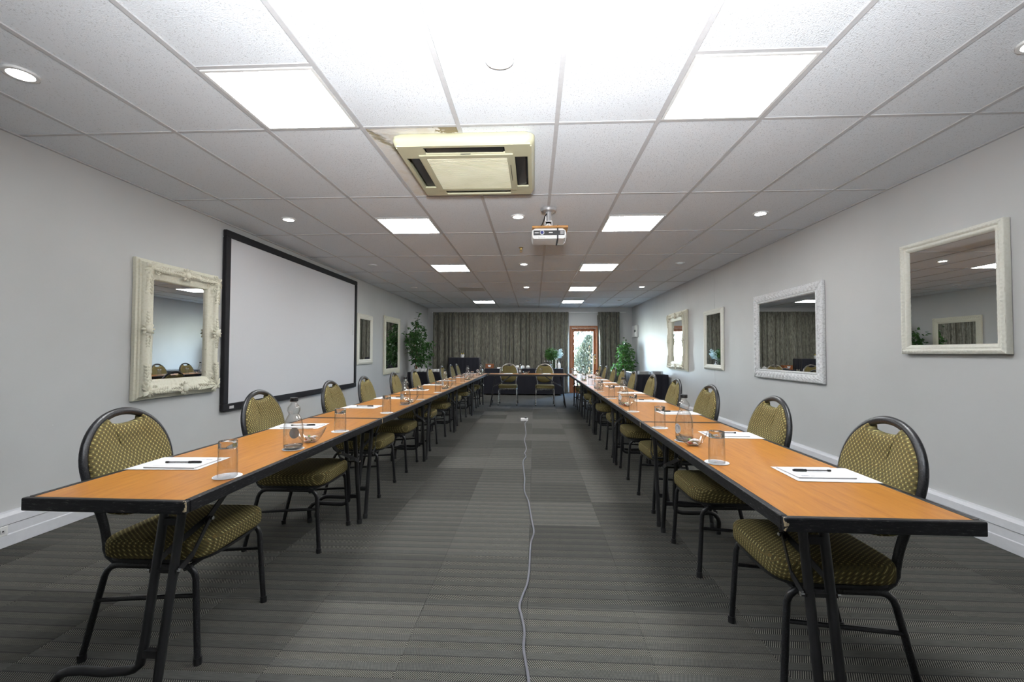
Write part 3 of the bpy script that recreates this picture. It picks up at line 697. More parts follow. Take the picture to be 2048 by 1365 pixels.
# ------------------------------------------------------------------ tables
TZ, TW, TL = .74, .562, 1.8
def make_table():
    t = thing('folding_table', 'x', 'table')
    e = .022
    MB().box(e, TW - e, e, TL - e, TZ - .026, TZ).build('tabletop', 'cherry', t)
    for bx in ((0, TW, .0, e), (0, TW, TL - e, TL), (0, e, e, TL - e), (TW - e, TW, e, TL - e)):
        MB().rbox(bx[0] + .0006, bx[1] - .0006, bx[2] + .0006, bx[3] - .0006, TZ - .040, TZ + .0012, .003).build('edge_trim', 'edge', t)
    MB().box(e, TW - e, e, TL - e, TZ - .030, TZ - .0262).build('underside', 'board_under', t)
    for end in (0, 1):
        Y = (lambda y: y) if end == 0 else (lambda y: TL - y)
        leg_y = lambda z: .05 + .115 * z / .70
        xi, xo = .140, .205
        MB().tube([(xi, Y(leg_y(z)), z) for z in (.018, .35, .71)], .0145, 12).build('leg', 'steel', t, True)
        lg = t.children[-1] if False else None
        # outer post bends outwards above the floor into a foot
        pts = [(xo, Y(leg_y(.71)), .71), (xo, Y(leg_y(.4)), .4), (xo, Y(leg_y(.23)), .23)]
        pts += [(xo + .06 - .06 * math.cos(a), Y(leg_y(.19)), .19 - .045 * math.sin(a)) for a in (.5, 1.0, 1.4)]
        pts += [(xo + .12, Y(leg_y(.14)), .142), (xo + .20, Y(leg_y(.14)), .145)]
        pts += [(xo + .235 + .065 * math.sin(a), Y(leg_y(.1)), .08 + .066 * math.cos(a)) for a in (.1, .6, 1.1, 1.5)] + [(xo + .302, Y(leg_y(.02)), .018)]
        MB().tube(pts, .0145, 12).build('leg', 'steel', t, 60)
        for px in (xi, xo + .302): MB().lathe([(.0, 0), (.017, 0), (.018, .03), (.0145, .035)], 12, (px, Y(leg_y(.01)), 0)).build('foot_cap', 'black_plastic', t, True)
        for z in (.62, .205): MB().bar((xi, Y(leg_y(z)), z), (xo, Y(leg_y(z)), z), .020, .024).build('crossbar', 'steel', t)
        zb = .46; jy, jz = .33, .565; xm = (xi + xo) / 2
        MB().bar((xi - .016, Y(leg_y(zb)), zb), (xo + .016, Y(leg_y(zb)), zb), .018, .012).build('crossbar', 'steel', t)
        for xx, xj in ((xi - .018, xm - .006), (xo + .018, xm + .006)):
            MB().bar((xx, Y(leg_y(zb)), zb), (xx, Y(.19), zb + .03), .004, .022).bar((xx, Y(.19), zb + .03), (xj, Y(jy), jz), .004, .022).build('brace', 'steel', t)
        MB().bar((xm, Y(jy - .02), jz - .012), (xm, Y(.52), TZ - .035), .005, .024).build('brace', 'steel', t)
        for px, py, pz in ((xi - .022, leg_y(zb), zb), (xo + .022, leg_y(zb), zb), (xm - .012, jy, jz)):
            MB().tube([(px - .006, Y(py), pz), (px + .006, Y(py), pz)], .007, 8).build('bolt', 'chrome', t)
    return t
table0 = make_table()
LTH, RTH = -.0052, -.0058
def row_pt(side, k_len):   # inner edge point at a distance along the row
    x0, y0, th = (-1.244, -1.273, LTH) if side == 'L' else (.597, -1.300, RTH)
    return x0 - k_len * math.sin(th), y0 + k_len * math.cos(th)
first = True
for side, word in (('L', 'left'), ('R', 'right')):
    for k in range(5):
        lab = f"cherry-topped black-edged folding table in the {word} row, {ORD[k]} from the camera"
        if side == 'L': p = row_pt('L', 1.8 * (k + 1)); rz = PI + LTH
        else: p = row_pt('R', 1.8 * k); rz = RTH
        if first: table0.location = (*p, 0); table0.rotation_euler = (0, 0, rz); table0['label'] = lab; table0['group'] = 'folding tables'; first = False
        else: dup(table0, (*p, 0), rz, lab, 'folding tables')
BX, BYF = .622, 7.16
dup(table0, (BX, BYF, 0), PI / 2, 'cherry-topped folding table closing the far end between both rows', 'folding tables')

# ------------------------------------------------------------------ chairs (local: faces +X)
def pad(outline, z0, z1, inset_top=.03, dome=.0):
    cx = sum(p[0] for p in outline) / len(outline); cy = sum(p[1] for p in outline) / len(outline)
    def ins(d):
        out = []
        for x, y in outline:
            v = Vector((x - cx, y - cy)); l = v.length; out.append((cx + v.x * (l - d) / l, cy + v.y * (l - d) / l))
        return out
    h = z1 - z0
    rings = [[(x, y, z0 + zz) for x, y in ins(d)] for d, zz in ((.012, 0), (.002, h * .10), (0, h * .3), (0, h * .70), (.004, h * .86), (.012, h * .96), (.026, h), (.10, h + dome), (.19, h + dome))]
    return rings
def superell(ax, ay, n, cnt=40, cx=0, cy=0, front=0):
    pts = []
    for k in range(cnt):
        a = 2 * PI * k / cnt; c, s_ = math.cos(a), math.sin(a)
        pts.append((cx + ax * abs(c) ** (2 / n) * (1 if c >= 0 else -1), cy + ay * abs(s_) ** (2 / n) * (1 if s_ >= 0 else -1)))
    return pts
def back_x(z): return -.215 - .115 * max(0, (z - .45)) / .51
def back_half(z):  # half width of the frame centre line
    if z >= .74: return .208 * math.sqrt(max(0, 1 - ((z - .74) / .213) ** 2))
    q = min(1, max(0, (z - .50) / .24)); return .171 + .037 * q * q * (3 - 2 * q)
def make_chair(frame, label):
    t = thing('banquet_chair', label, 'chair')
    zs_, zt_ = .398, .472
    MB().loft(pad(superell(.225, .222, 5.5, 52, .0, 0), zs_, zt_, dome=.006)).build('seat', 'fabric_seat', t, 50)
    MB().loft([[(x, y, z) for x, y in superell(a, a * .985, 4.2, 40)] for a, z in ((.205, .380), (.219, .386), (.219, .398))]).build('seat_pan', 'steel' if frame == 'hammer' else frame, t, 50)
    for sy in (-1, 1):
        y = sy * .208
        f = [(.205, sy * .216, .012), (.185, y, .33), (.176, y, .352), (.158, y, .369), (.135, y, .374), (0, y, .374)]
        r = [(-.262, sy * .216, .012), (-.185, y, .33), (-.174, y, .352), (-.155, y, .368), (-.13, y, .374), (-.002, y, .374)]
        for q in (f, r):
            lg = MB().tube(q, .0125, 10, True, (1, .85)).build('leg', frame, t, 60)
            MB().tube([(q[0][0] + .001, q[0][1], 0), (q[0][0], q[0][1], .028)], .0155, 10).build('rubber_foot', 'black_plastic', lg)
        MB().tube([(-.218, sy * .211, .235), (.190, sy * .211, .262)], .0085, 8).build('stretcher', frame, t)
    MB().tube([(.14, -.208, .362), (.14, .208, .362)], .009, 8).build('stretcher', frame, t)
    # back frame: one bent tube from under the seat up round the hoop
    half = []
    for z in [.44 + .3 * i / 9 for i in range(10)] + [.74 + .213 * math.sin(PI / 2 * i / 15) for i in range(1, 15)]: half.append((back_x(z), back_half(z), z))
    low = [(-.06, .185, .374), (-.13, .185, .374), (-.165, .182, .378), (-.195, .178, .395), (-.211, .174, .42)]
    left = low + half; pts = left + [(back_x(.953), 0, .953)] + [(a, -b, c) for a, b, c in reversed(left)]
    MB().tube(pts, .0135, 10, True, (1, 1.25), (1, 0, 0)).build('back_frame', frame, t, 60)
    # padded back inside the hoop with a scooped hand hold below the top rail
    outl = []
    N = 30
    zlow, zhigh = .515, .930
    rows = [zlow + .03 * (i / 6) ** 2 for i in range(6)] + [zlow + .03 + (zhigh - zlow - .03) * math.sin(PI / 2 * i / (N - 6)) for i in range(N - 5)]
    bottomround = lambda z: math.sqrt(max(0, 1 - ((.60 - z) / .088) ** 2)) if z < .60 else 1
    right = [(max(.012, (back_half(z) - .006)) * (bottomround(z) if z < .60 else 1), z) for z in rows]
    scoop = [(right[-1][0] * c, .930 - .030 * math.sqrt(max(0, 1 - c * c)) ** .8) for c in (.94, .8, .6, .4, .2, 0, -.2, -.4, -.6, -.8, -.94)]
    outl = right + scoop + [(-y, z) for y, z in reversed(right)]
    cz = .70
    def ring(d, off):
        o_ = []
        for y, z in outl:
            v = Vector((y, z - cz)); l = max(v.length, .02); k = (l - d) / l
            o_.append((back_x(z) + off, y * k, cz + (z - cz) * k))
        return o_
    MB().loft([ring(.01, -.020), ring(0, -.012), ring(0, .012), ring(.006, .022), ring(.02, .028), ring(.06, .034), ring(.12, .036)][::1]).build('backrest', 'fabric_back', t, 50)
    return t
chair0 = make_chair('hammer', 'x')
LCH = [-.735, .225, 1.245, 2.02, 3.0, 3.93, 4.88, 5.87, 6.80, 7.50]
RCH = [-.775, .065, 1.025, 1.90, 2.80, 3.81, 4.60, 5.40, 6.40, 7.16]
rnd = random.Random(5)
first = True
for ys, x, rz, word in ((LCH, -1.655, 0, 'left'), (RCH, .965, PI, 'right')):
    for k, y in enumerate(ys):
        lab = f"olive dotted banquet chair, black frame, {word} side, {ORD[k]} from the camera"
        shift = .0052 * (y + 1.2) if k else 0
        loc = (x + shift, y, 0); r_ = rz + (rnd.uniform(-.03, .03) if k else (0.02 if word == 'left' else -.02))
        if first: chair0.location = loc; chair0.rotation_euler = (0, 0, r_); chair0['label'] = lab; chair0['group'] = 'banquet chairs along the rows'; first = False
        else: dup(chair0, loc, r_, lab, 'banquet chairs along the rows')
chs = make_chair('worn_silver', 'olive banquet chair with worn silver legs behind far table, left of two')
chs.location = (-.752, 7.77, 0); chs.rotation_euler = (0, 0, -PI / 2); chs['group'] = 'silver-legged chairs behind the far table'
dup(chs, (.115, 7.74, 0), -PI / 2 + .01, 'olive banquet chair with worn silver legs behind far table, right of two')

# ------------------------------------------------------------------ things on the tables
ZT = TZ + .0012
def coaster_mesh():
    return MB().loft([[(r_ * math.cos(2 * PI * k / 32), r_ * math.sin(2 * PI * k / 32), z) for k in range(32)] for r_, z in ((.050, 0), (.051, .0008), (.050, .0018))]).mesh('coaster', 40)
cme = coaster_mesh(); cme.materials.append(M['paper'])
ring_me = MB().lathe([(.044, .0019), (.0446, .0021), (.0452, .0019)], 32).mesh('printed_ring'); ring_me.materials.append(M['ink'])
mark_me = MB().box(-.014, .014, -.0015, .0015, .0018, .002).box(-.009, .009, .004, .0055, .0018, .002).mesh('printed_mark'); mark_me.materials.append(M['ink'])
def coaster(x, y, z, label):
    o = link('coaster', cme, None, loc=(x, y, z)); tag(o, label, 'coaster', 'white round coasters'); o.rotation_euler = (0, 0, .3)
    link('printed_ring', ring_me, None, o); link('printed_mark', mark_me, None, o, kind='stuff')
    return o
def make_tumbler():
    t = thing('tumbler', 'x', 'glass', group='upturned tumblers')
    # stands upside down: rim on the coaster, thick base on top
    MB().lathe([(.0335, .0), (.0345, .001), (.0345, .06), (.0330, .10), (.0325, .118)], 28).build('outer_wall', 'glass', t, True)
    MB().lathe([(.0335, .0), (.0325, .001), (.0322, .06), (.0305, .100), (.024, .1085), (.0, .110)], 28).build('inner_wall', 'glass', t, True)
    MB().lathe([(.0, .1105), (.024, .109), (.0318, .108), (.0325, .118), (.0325, .132), (.031, .1355), (.026, .1360), (.022, .1335), (.0, .133)], 28).build('thick_base', 'thick', t, 50)
    return t
def make_bottle():
    t = thing('water_bottle', 'x', 'bottle', group='clear glass water bottles')
    prof = [(.0, .004), (.030, .004), (.040, .001), (.0445, .006), (.046, .018), (.0463, .06), (.0460, .095), (.0440, .115), (.0385, .138), (.0310, .155), (.0250, .166), (.0236, .171), (.0255, .178), (.0290, .186), (.0300, .194), (.0285, .203), (.0225, .212), (.0165, .219), (.0142, .225), (.0140, .236)]
    MB().lathe(prof, 32).build('bottle_glass', 'bottle', t, True)
    inn = [(max(0, r - .003), z + (.004 if z < .02 else 0)) for r, z in prof]
    MB().lathe(inn, 32).build('inner_wall', 'bottle', t, True)
    MB().lathe([(.0, .006), (.036, .006), (.0420, .010), (.0435, .018), (.030, .015), (.0, .018)], 28).build('glass_foot', 'thick', t, True)
    MB().lathe([(.0, .252), (.0170, .252), (.0188, .250), (.0190, .234), (.0165, .232), (.0, .232)], 24).build('cap', 'black_plastic', t, 40)
    # oval printed label wrapped on the body
    vs = []; fs = []; nn = 13
    pts = [(0, 0)] + [(.50 * math.cos(2 * PI * k / 24), .028 * math.sin(2 * PI * k / 24)) for k in range(24)]
    for a, z in pts: vs.append((.0468 * math.cos(a), .0468 * math.sin(a), .068 + z))
    fs = [(0, 1 + k, 1 + (k + 1) % 24) for k in range(24)]
    lb = MB().add(vs, fs).build('label', 'paper', t, True)
    vs = []; fs = []
    for k in range(16):
        a0 = 2 * PI * k / 16
        for rr in (.24, .33): vs.append((.0471 * math.cos(rr * math.cos(a0)), .0471 * math.sin(rr * math.cos(a0)), .068 + .034 * 1.6 * rr * math.sin(a0)))
    fs = [(2 * k, 2 * k + 1, (2 * k + 3) % 32, (2 * k + 2) % 32) for k in range(12)]
    MB().add(vs, fs).build('label_mark', 'ink', lb)
    return t
def make_bowl():
    t = thing('sweet_bowl', 'x', 'bowl', group='clear boat-shaped sweet bowls')
    def ring(k, d=0):
        out = []
        ax = (.026, .040, .055, .070, .080)[k]; ay = (.020, .032, .042, .048, .050)[k]
        for i in range(32):
            a = 2 * PI * i / 32; c, s_ = math.cos(a), math.sin(a)
            zz = (.001, .008, .022, .040, .048)[k] + (0, 0, .004, .014, .030)[k] * (abs(c) ** 3) * (1 if c > 0 else .55)
            sharp = abs(c) ** 1.0
            out.append(((ax - d) * c, (ay - d) * s_ * (1 - .35 * abs(c) ** 4 * (k > 1)), zz + (d if k == 0 else 0)))
        return out
    MB().loft([ring(k) for k in range(5)], False).build('bowl_outer', 'clear_plastic', t, 60)
    MB().loft([ring(k, .002) for k in range(5)], False).build('bowl_inner', 'clear_plastic', t, 60)
    mb = MB(); a_ = ring(4); mb.tube(a_ + [a_[0]], .0014, 5, False).build('bowl_rim', 'clear_plastic', t, True)
    MB().loft([[(.026 * math.cos(2 * PI * i / 24), .020 * math.sin(2 * PI * i / 24), z) for i in range(24)] for z in (.0, .003)]).build('bowl_base', 'clear_plastic', t)
    return t
def sweet_mesh(mat):
    mb = MB(); rings = []
    for u, r_ in ((-.020, .007), (-.013, .002), (-.009, .007), (0, .0095), (.009, .007), (.013, .002), (.020, .007)):
        rings.append([(u, r_ * math.cos(2 * PI * k / 8), r_ * (.8 if abs(u) < .012 else .25) * math.sin(2 * PI * k / 8)) for k in range(8)])
    me = mb.loft(rings).mesh('wrapped_sweet', 60); me.materials.append(M[mat]); return me
SW = [sweet_mesh('paper'), sweet_mesh('paper'), sweet_mesh('paper'), sweet_mesh('green_wrap'), sweet_mesh('red_wrap')]
tum0 = bot0 = bowl0 = None
def tumbler(x, y, label):
    global tum0
    if tum0 is None: tum0 = make_tumbler(); tum0.location = (x, y, ZT + .002); tum0['label'] = label
    else: dup(tum0, (x, y, ZT + .002), rnd.uniform(0, 3), label)
def bottle(x, y, label, rz):
    global bot0
    if bot0 is None: bot0 = make_bottle(); bot0.location = (x, y, ZT + .002); bot0['label'] = label; bot0.rotation_euler = (0, 0, rz)
    else: dup(bot0, (x, y, ZT + .002), rz, label)
def bowl(x, y, label, rz, nsw, where):
    global bowl0
    if bowl0 is None: bowl0 = make_bowl(); bowl0.location = (x, y, ZT); bowl0['label'] = label; bowl0.rotation_euler = (0, 0, rz)
    else: dup(bowl0, (x, y, ZT), rz, label)
    rr = random.Random(int(y * 100) + 77)
    for i in range(nsw):
        a = 2 * PI * i / max(1, nsw - 1); rad = .018 if i < nsw - 1 else 0
        m_ = SW[i % 5] if i in (1, 3, 4, 8) else SW[0]
        o = link('wrapped_sweet', m_, None, loc=(x + rad * math.cos(a), y + rad * math.sin(a), ZT + .0135 + .013 * (i % 2)))
        o.rotation_euler = (rr.uniform(-.5, .5), rr.uniform(-.3, .3), rr.uniform(0, 3))
        col = 'green' if m_ is SW[3] else 'red' if m_ is SW[4] else 'white'
        tag(o, f'{col} wrapped sweet in the clear bowl {where}', 'sweet', f'sweets in the bowl {where}')
sheet_me = MB().box(-.15, .15, -.105, .105, 0, .0009).mesh('paper_sheet'); sheet_me.materials.append(M['paper'])
pad_me = MB().box(-.108, .108, -.078, .078, 0, .005).mesh('notepad'); pad_me.materials.append(M['paper'])
padmark = MB().box(-.085, -.055, -.062, -.050, .005, .0052).box(-.05, -.035, -.060, -.054, .005, .0052).box(-.09, .09, .052, .0525, .005, .0052).mesh('printed_mark'); padmark.materials.append(M['ink'])
def make_pen():
    t = thing('pen', 'x', 'pen', group='ballpoint pens on notepads')
    MB().tube([(-.070, 0, .0045), (.025, 0, .0045)], .0040, 8).build('barrel', 'clear_plastic', t, True)
    MB().tube([(-.066, 0, .0045), (.020, 0, .0045)], .0020, 6).build('ink_tube', 'black_plastic', t)
    cp = MB().tube([(.018, 0, .0045), (.070, 0, .0045)], [.0052, .0046], 8).build('cap', 'black_plastic', t, True)
    MB().box(.030, .066, -.0012, .0012, .0085, .0100).build('clip', 'black_plastic', cp)
    MB().tube([(-.078, 0, .0045), (-.066, 0, .0045)], .0041, 8).build('end_plug', 'black_plastic', t)
    return t
pen0 = None
def setting(x, y, rz, where, jitter):
    global pen0
    c, s_ = math.cos(rz), math.sin(rz)
    P = lambda a, b: (x + a * c - b * s_, y + a * s_ + b * c)
    o = link('paper_sheet', sheet_me, None, loc=(*P(0, 0), ZT)); o.rotation_euler = (0, 0, rz + jitter); tag(o, f'white loose sheet under the notepad {where}', 'paper', 'loose paper sheets')
    q = P(-.025, .012)
    o = link('notepad', pad_me, None, loc=(*q, ZT + .001)); o.rotation_euler = (0, 0, rz - jitter * .5); tag(o, f'white notepad with faint printed heading {where}', 'notepad', 'white notepads')
    link('printed_mark', padmark, None, o, kind='stuff')
    q = P(-.035, .020); lab = f'pen with black cap on the notepad {where}'
    if pen0 is None: pen0 = make_pen(); pen0.location = (*q, ZT + .006); pen0.rotation_euler = (0, 0, rz + PI + .05); pen0['label'] = lab
    else: dup(pen0, (*q, ZT + .006), rz + PI + .05 + jitter, lab)

# left row
LG = [-.985, -.012, .815, 1.81, 2.62, 3.64, 4.42, 5.45, 6.22, 7.20]
LBT = [-.50, 1.36, 3.11, 5.00, 6.80]; RBT = [-.165, 1.53, 3.30, 5.08, 6.85]
RG = [-.645, .25, 1.04, 2.07, 2.91, 3.95, 4.75, 5.75, 6.45, 7.25]
def inx(side, y): return row_pt(side, y + 1.28)[0]
for side, word, G_, B2, CH in (('L', 'left', LG, LBT, LCH), ('R', 'right', RG, RBT, RCH)):
    sg = -1 if side == 'L' else 1
    for k, y in enumerate(G_):
        xx = inx(side, y) + sg * (.07 if side == 'L' else .068)
        coaster(xx, y, ZT, f'white round coaster under the {ORD[k]} tumbler of the {word} row')
        tumbler(xx, y, f'clear upturned tumbler in the {word} row, {ORD[k]} from the camera')
    for k, y in enumerate(B2):
        xx = inx(side, y) + sg * .085
        coaster(xx, y, ZT, f'white round coaster under the {ORD[k]} bottle of the {word} row')
        bottle(xx, y, f'clear water bottle with black cap in the {word} row, {ORD[k]} from the camera', (-2.6 if k else -2.75) if side == 'R' else (2.6 if k else 2.0))
        by = y + .165 if side == 'L' else y - .118
        bx_ = inx(side, by) + sg * (.085 if side == 'L' else .092)
        wh = f'on the {ORD[k]} {word} table'
        bowl(bx_, by, f'clear boat-shaped bowl of wrapped sweets {wh}', .35 if side == 'L' else .15, 9 if k < 2 else 5, wh)
    for k, y in enumerate(CH):
        if side == 'L': setting(-1.655 + .0052 * (y + 1.2), min(y - .07, 7.55), PI + .02, f'at the {ORD[k]} seat of the left row', rnd.uniform(-.12, .12) if k else .03)
        else: setting(1.01 + .0052 * (y + 1.2), min(y - .04, 7.55), 0, f'at the {ORD[k]} seat of the right row', rnd.uniform(-.12, .12) if k else -.03)
# far table
for x, sd in ((-.885, 'left'), (.02, 'right')):
    coaster(x, BYF + .13, ZT, f'white round coaster under the {sd} tumbler of the far table'); tumbler(x, BYF + .13, f'clear upturned tumbler at the {sd} seat of the far table')
coaster(-.455, BYF + .14, ZT, 'white round coaster under the bottle of the far table'); bottle(-.455, BYF + .14, 'clear water bottle with white oval label facing out on far table', -PI / 2)
bowl(-.315, BYF + .16, 'clear boat-shaped bowl of wrapped sweets on the far table', .2, 5, 'on the far table')
setting(-.735, BYF + .33, -PI / 2, 'at the left seat of the far table', .05); setting(.14, BYF + .33, -PI / 2, 'at the right seat of the far table', -.06)

# ------------------------------------------------------------------ floor cable
cab = [(-.14, -1.6), (-.145, -1.1), (-.152, -.969), (-.164, -.882), (-.175, -.792), (-.174, -.684), (-.189, -.578), (-.202, -.498), (-.189, -.402), (-.168, -.287), (-.160, -.16), (-.158, -.042), (-.153, .206), (-.134, .38), (-.148, .574), (-.168, .836), (-.18, 1.006), (-.218, 1.268), (-.224, 1.636), (-.238, 1.898), (-.256, 2.316), (-.229, 2.536), (-.248, 2.723), (-.233, 2.98), (-.266, 3.507), (-.257, 3.994), (-.27, 4.39), (-.292, 4.982), (-.27, 5.15), (-.30, 5.25)]
def crom(P_, m=5):
    out = []
    for i in range(len(P_) - 1):
        p0, p1, p2, p3 = [Vector(P_[max(0, min(len(P_) - 1, i + q))]) for q in (-1, 0, 1, 2)]
        for j in range(m):
            t = j / m; out.append(.5 * ((2 * p1) + (p2 - p0) * t + (2 * p0 - 5 * p1 + 4 * p2 - p3) * t * t + (3 * p1 - p0 - 3 * p2 + p3) * t ** 3))
    return out + [Vector(P_[-1])]
cc = MB().tube([(p.x, p.y, .0068) for p in crom(cab)], .0062, 8).build('floor_cable', 'cable', None, True); tag(cc, 'grey cable snaking down the middle of the carpet', 'cable')
fb = thing('floor_socket', 'small white socket block with black plug at the end of floor cable', 'socket', (-.31, 5.32, 0))
MB().rbox(-.065, .065, -.05, .05, 0, .045, .006).build('socket_block', 'white_plastic', fb)
MB().rbox(.005, .045, -.03, .02, .045, .065, .005).build('plug', 'black_plastic', fb)

# ------------------------------------------------------------------ skirted tables at the back
def skirted(label, x0, x1, y0, y1, z1, z0=.03, amp=.012, per=.11, seed=0, overhang=0.0):
    rr = random.Random(seed); cx, cy = (x0 + x1) / 2, (y0 + y1) / 2
    t = thing('skirted_table', label, 'table', (cx, cy, 0)); hx, hy = (x1 - x0) / 2, (y1 - y0) / 2
    P_ = []; per_l = []
    cs = [(-hx, -hy), (hx, -hy), (hx, hy), (-hx, hy)]; s_ = 0
    for k in range(4):
        a, b = cs[k], cs[(k + 1) % 4]; L = math.dist(a, b); n = max(4, int(L / .02))
        for i in range(n):
            f = i / n; P_.append((a[0] + (b[0] - a[0]) * f, a[1] + (b[1] - a[1]) * f, (b[1] - a[1]) / L, -(b[0] - a[0]) / L, s_ + L * f))
        s_ += L
    ph = rr.uniform(0, 6)
    def ring(z):
        k = (z1 - z) / (z1 - z0); out = []
        for x, y, nx, ny, s1 in P_:
            w_ = amp * min(1, k * 3) * (math.sin(2 * PI * s1 / per + ph + .6 * math.sin(s1 * 3)) + .6 * math.sin(2 * PI * s1 / (per * 2.3))) + .012 * min(1, k * 4)
            out.append((x + nx * w_, y + ny * w_, z))
        return out
    MB().loft([ring(z) for z in (z0, z0 + .2, z0 + (z1 - z0) * .6, z1 - .12, z1 - .03, z1 - .006)], False).build('skirt', 'navy', t, 60)
    MB().rbox(-hx, hx, -hy, hy, z1 - .02, z1, .006).build('cloth_top', 'navy', t)
    for sx in (-1, 1):
        for sy in (-1, 1): MB().tube([(sx * (hx - .08), sy * (hy - .08), 0), (sx * (hx - .08), sy * (hy - .08), z1 - .02)], .015, 8).build('leg', 'steel', t)
    return t
skirted('long buffet table under a near-black cloth in front of the curtains', -1.60, .70, 10.12, 10.58, .765, seed=1, amp=.006, per=.3)
skirted('tall black-skirted serving table standing left of the long buffet table', -2.64, -1.75, 10.12, 10.58, 1.08, seed=2, amp=.014, per=.12)
skirted('black-clothed table with white cups by left wall near plant', -3.22, -2.36, 7.95, 8.50, .745, seed=3, amp=.006, per=.25)
skirted('dark-blue skirted table with plates against the right wall', 2.08, 2.78, 7.10, 8.80, .752, seed=4, amp=.014, per=.13)

def cup_mesh():
    return MB().lathe([(.0, .0), (.024, .0), (.030, .01), (.040, .045), (.042, .062), (.039, .060), (.028, .012), (.0, .008)], 16).mesh('cup', 50)
cupm = cup_mesh(); cupm.materials.append(M['china'])
handm = MB().tube([(.036, 0, .05), (.055, 0, .048), (.060, 0, .034), (.050, 0, .02), (.034, 0, .018)], .004, 6).mesh('handle', True); handm.materials.append(M['china'])
saum = MB().lathe([(.0, .0), (.04, .0), (.072, .012), (.070, .014), (.04, .004), (.0, .004)], 18).mesh('saucer', 50); saum.materials.append(M['china'])
def cup(x, y, z, label, group, inv=False, rz=0):
    t = thing('coffee_cup', label, 'cup', (x, y, z), rz, group)
    a = link('cup_body', cupm, None, t); b = link('handle', handm, None, t)
    if inv: t.rotation_euler = (PI, 0, rz); t.location = (x, y, z + .062)
n = 0
for j in range(2):
    for i in range(6):
        x = -3.02 + i * .105; y = 8.08 + j * .15
        o = link('saucer', saum, None, loc=(x, y, .745)); tag(o, f"white saucer in the {'front' if j == 0 else 'rear'} row on left wall table, {ORD[i]} from its left", 'saucer', 'saucers on the left wall table')
        cup(x, y, .7515, f"white coffee cup in the {'front' if j == 0 else 'rear'} row on left wall table, {ORD[i]} from its left", 'cups on the left wall table', False, i)
for i, x in enumerate((-.79, -.63, -.475, -.32)):
    o = link('saucer', saum, None, loc=(x, 10.30, .765)); tag(o, f'white saucer on the buffet table, {ORD[i]} of four from the left', 'saucer', 'saucers on the buffet table')
    b_ = thing('teapot', f'small white pot on the buffet table, {ORD[i]} of four from the left', 'teapot', (x, 10.30, .769), 0, 'white pots on the buffet table')
    MB().lathe([(.0, 0), (.04, 0), (.058, .025), (.058, .055), (.040, .078), (.0, .085)], 18).build('pot_body', 'china', b_, True)
    MB().lathe([(.0, .085), (.010, .088), (.011, .097), (.0, .101)], 10).build('lid_knob', 'china', b_, True)
# tea box
tb = thing('tea_box', 'brown wooden box with a white card on the buffet table end', 'box', (-1.45, 10.36, .765))
MB().rbox(-.12, .12, -.09, .09, 0, .115, .005).build('box_body', 'wood', tb)
MB().rbox(-.125, .125, -.095, .095, .115, .128, .004).build('lid', 'wood', tb)
cd_ = MB().loft([[(-.03, -.10, .04), (.03, -.10, .04), (.03, -.097, .04), (-.03, -.097, .04)], [(-.05, -.10, .10), (.05, -.10, .10), (.05, -.097, .10), (-.05, -.097, .10)]]).build('card', 'paper', tb)
o = MB().loft([[(-.05, -.02, 0), (.05, -.02, 0), (.05, .02, 0), (-.05, .02, 0)], [(-.05, -.002, .03), (.05, -.002, .03), (.05, .002, .03), (-.05, .002, .03)]]).build('table_card', 'paper', None, loc=(-1.17, 10.22, .765)); tag(o, 'small white folded card lying on the buffet table front edge', 'card')
for i, x in enumerate((.175, .255, .335)):
    t = thing('juice_carafe', f'slim clear glass bottle with white top beside vase, {ORD[i]} of three', 'bottle', (x, 10.40, .765), 0, 'slim bottles on the buffet table')
    MB().lathe([(.0, 0), (.030, .0), (.031, .10), (.028, .135), (.017, .165), (.015, .21)], 16).build('bottle_glass', 'bottle', t, True)
    MB().lathe([(.0, .225), (.022, .225), (.024, .205), (.0, .205)], 14).build('cap', 'china', t, True)
vs_ = thing('flower_vase', 'clear glass vase with dark green foliage and pale blooms on the buffet table', 'vase', (.45, 10.36, .765))
MB().lathe([(.0, .004), (.058, .004), (.060, .0), (.062, .26), (.059, .26), (.056, .012), (.0, .012)], 24).build('vase_glass', 'glass', vs_, 50)
rnd2 = random.Random(9); mb = MB()
for k in range(9): mb.tube([(rnd2.uniform(-.03, .03), rnd2.uniform(-.03, .03), .02), (rnd2.uniform(-.03, .03), rnd2.uniform(-.03, .03), .24), (rnd2.uniform(-.16, .16), rnd2.uniform(-.1, .1), .42)], .004, 5)
mb.build('stems', 'ficus', vs_, kind='stuff')
mb = MB(); leafcloud(mb, (-.08, 0, .42), (.19, .16, .18), 900, .05, rnd2, .0, .2); mb.build('foliage', 'ficus_bright', vs_, kind='stuff')
mb = MB(); [leafcloud(mb, (.10 + rnd2.uniform(-.07, .13), rnd2.uniform(-.1, .1), .43 + rnd2.uniform(-.13, .13)), (.045, .045, .04), 40, .032, rnd2, .0, .1) for _ in range(22)]; mb.build('pale_blooms', 'petal', vs_, kind='stuff')
sb = thing('pump_bottle', 'white pump bottle standing at the right end of the buffet table', 'bottle', (.585, 10.28, .765))
MB().lathe([(.0, 0), (.042, 0), (.044, .01), (.044, .13), (.036, .155), (.016, .165), (.014, .185), (.0, .185)], 20).build('bottle_body', 'china', sb, 50)
MB().tube([(0, 0, .18), (0, 0, .225), (-.005, 0, .228), (-.04, 0, .226)], .006, 8).build('pump', 'white_plastic', sb)
bk = thing('condiment_bucket', 'small white bucket holding yellow-capped bottles on the tall black table', 'bucket', (-2.27, 10.36, 1.08))
MB().lathe([(.0, .002), (.045, .0), (.062, .085), (.058, .085), (.042, .006), (.0, .006)], 20).build('bucket_shell', 'china', bk, 50)
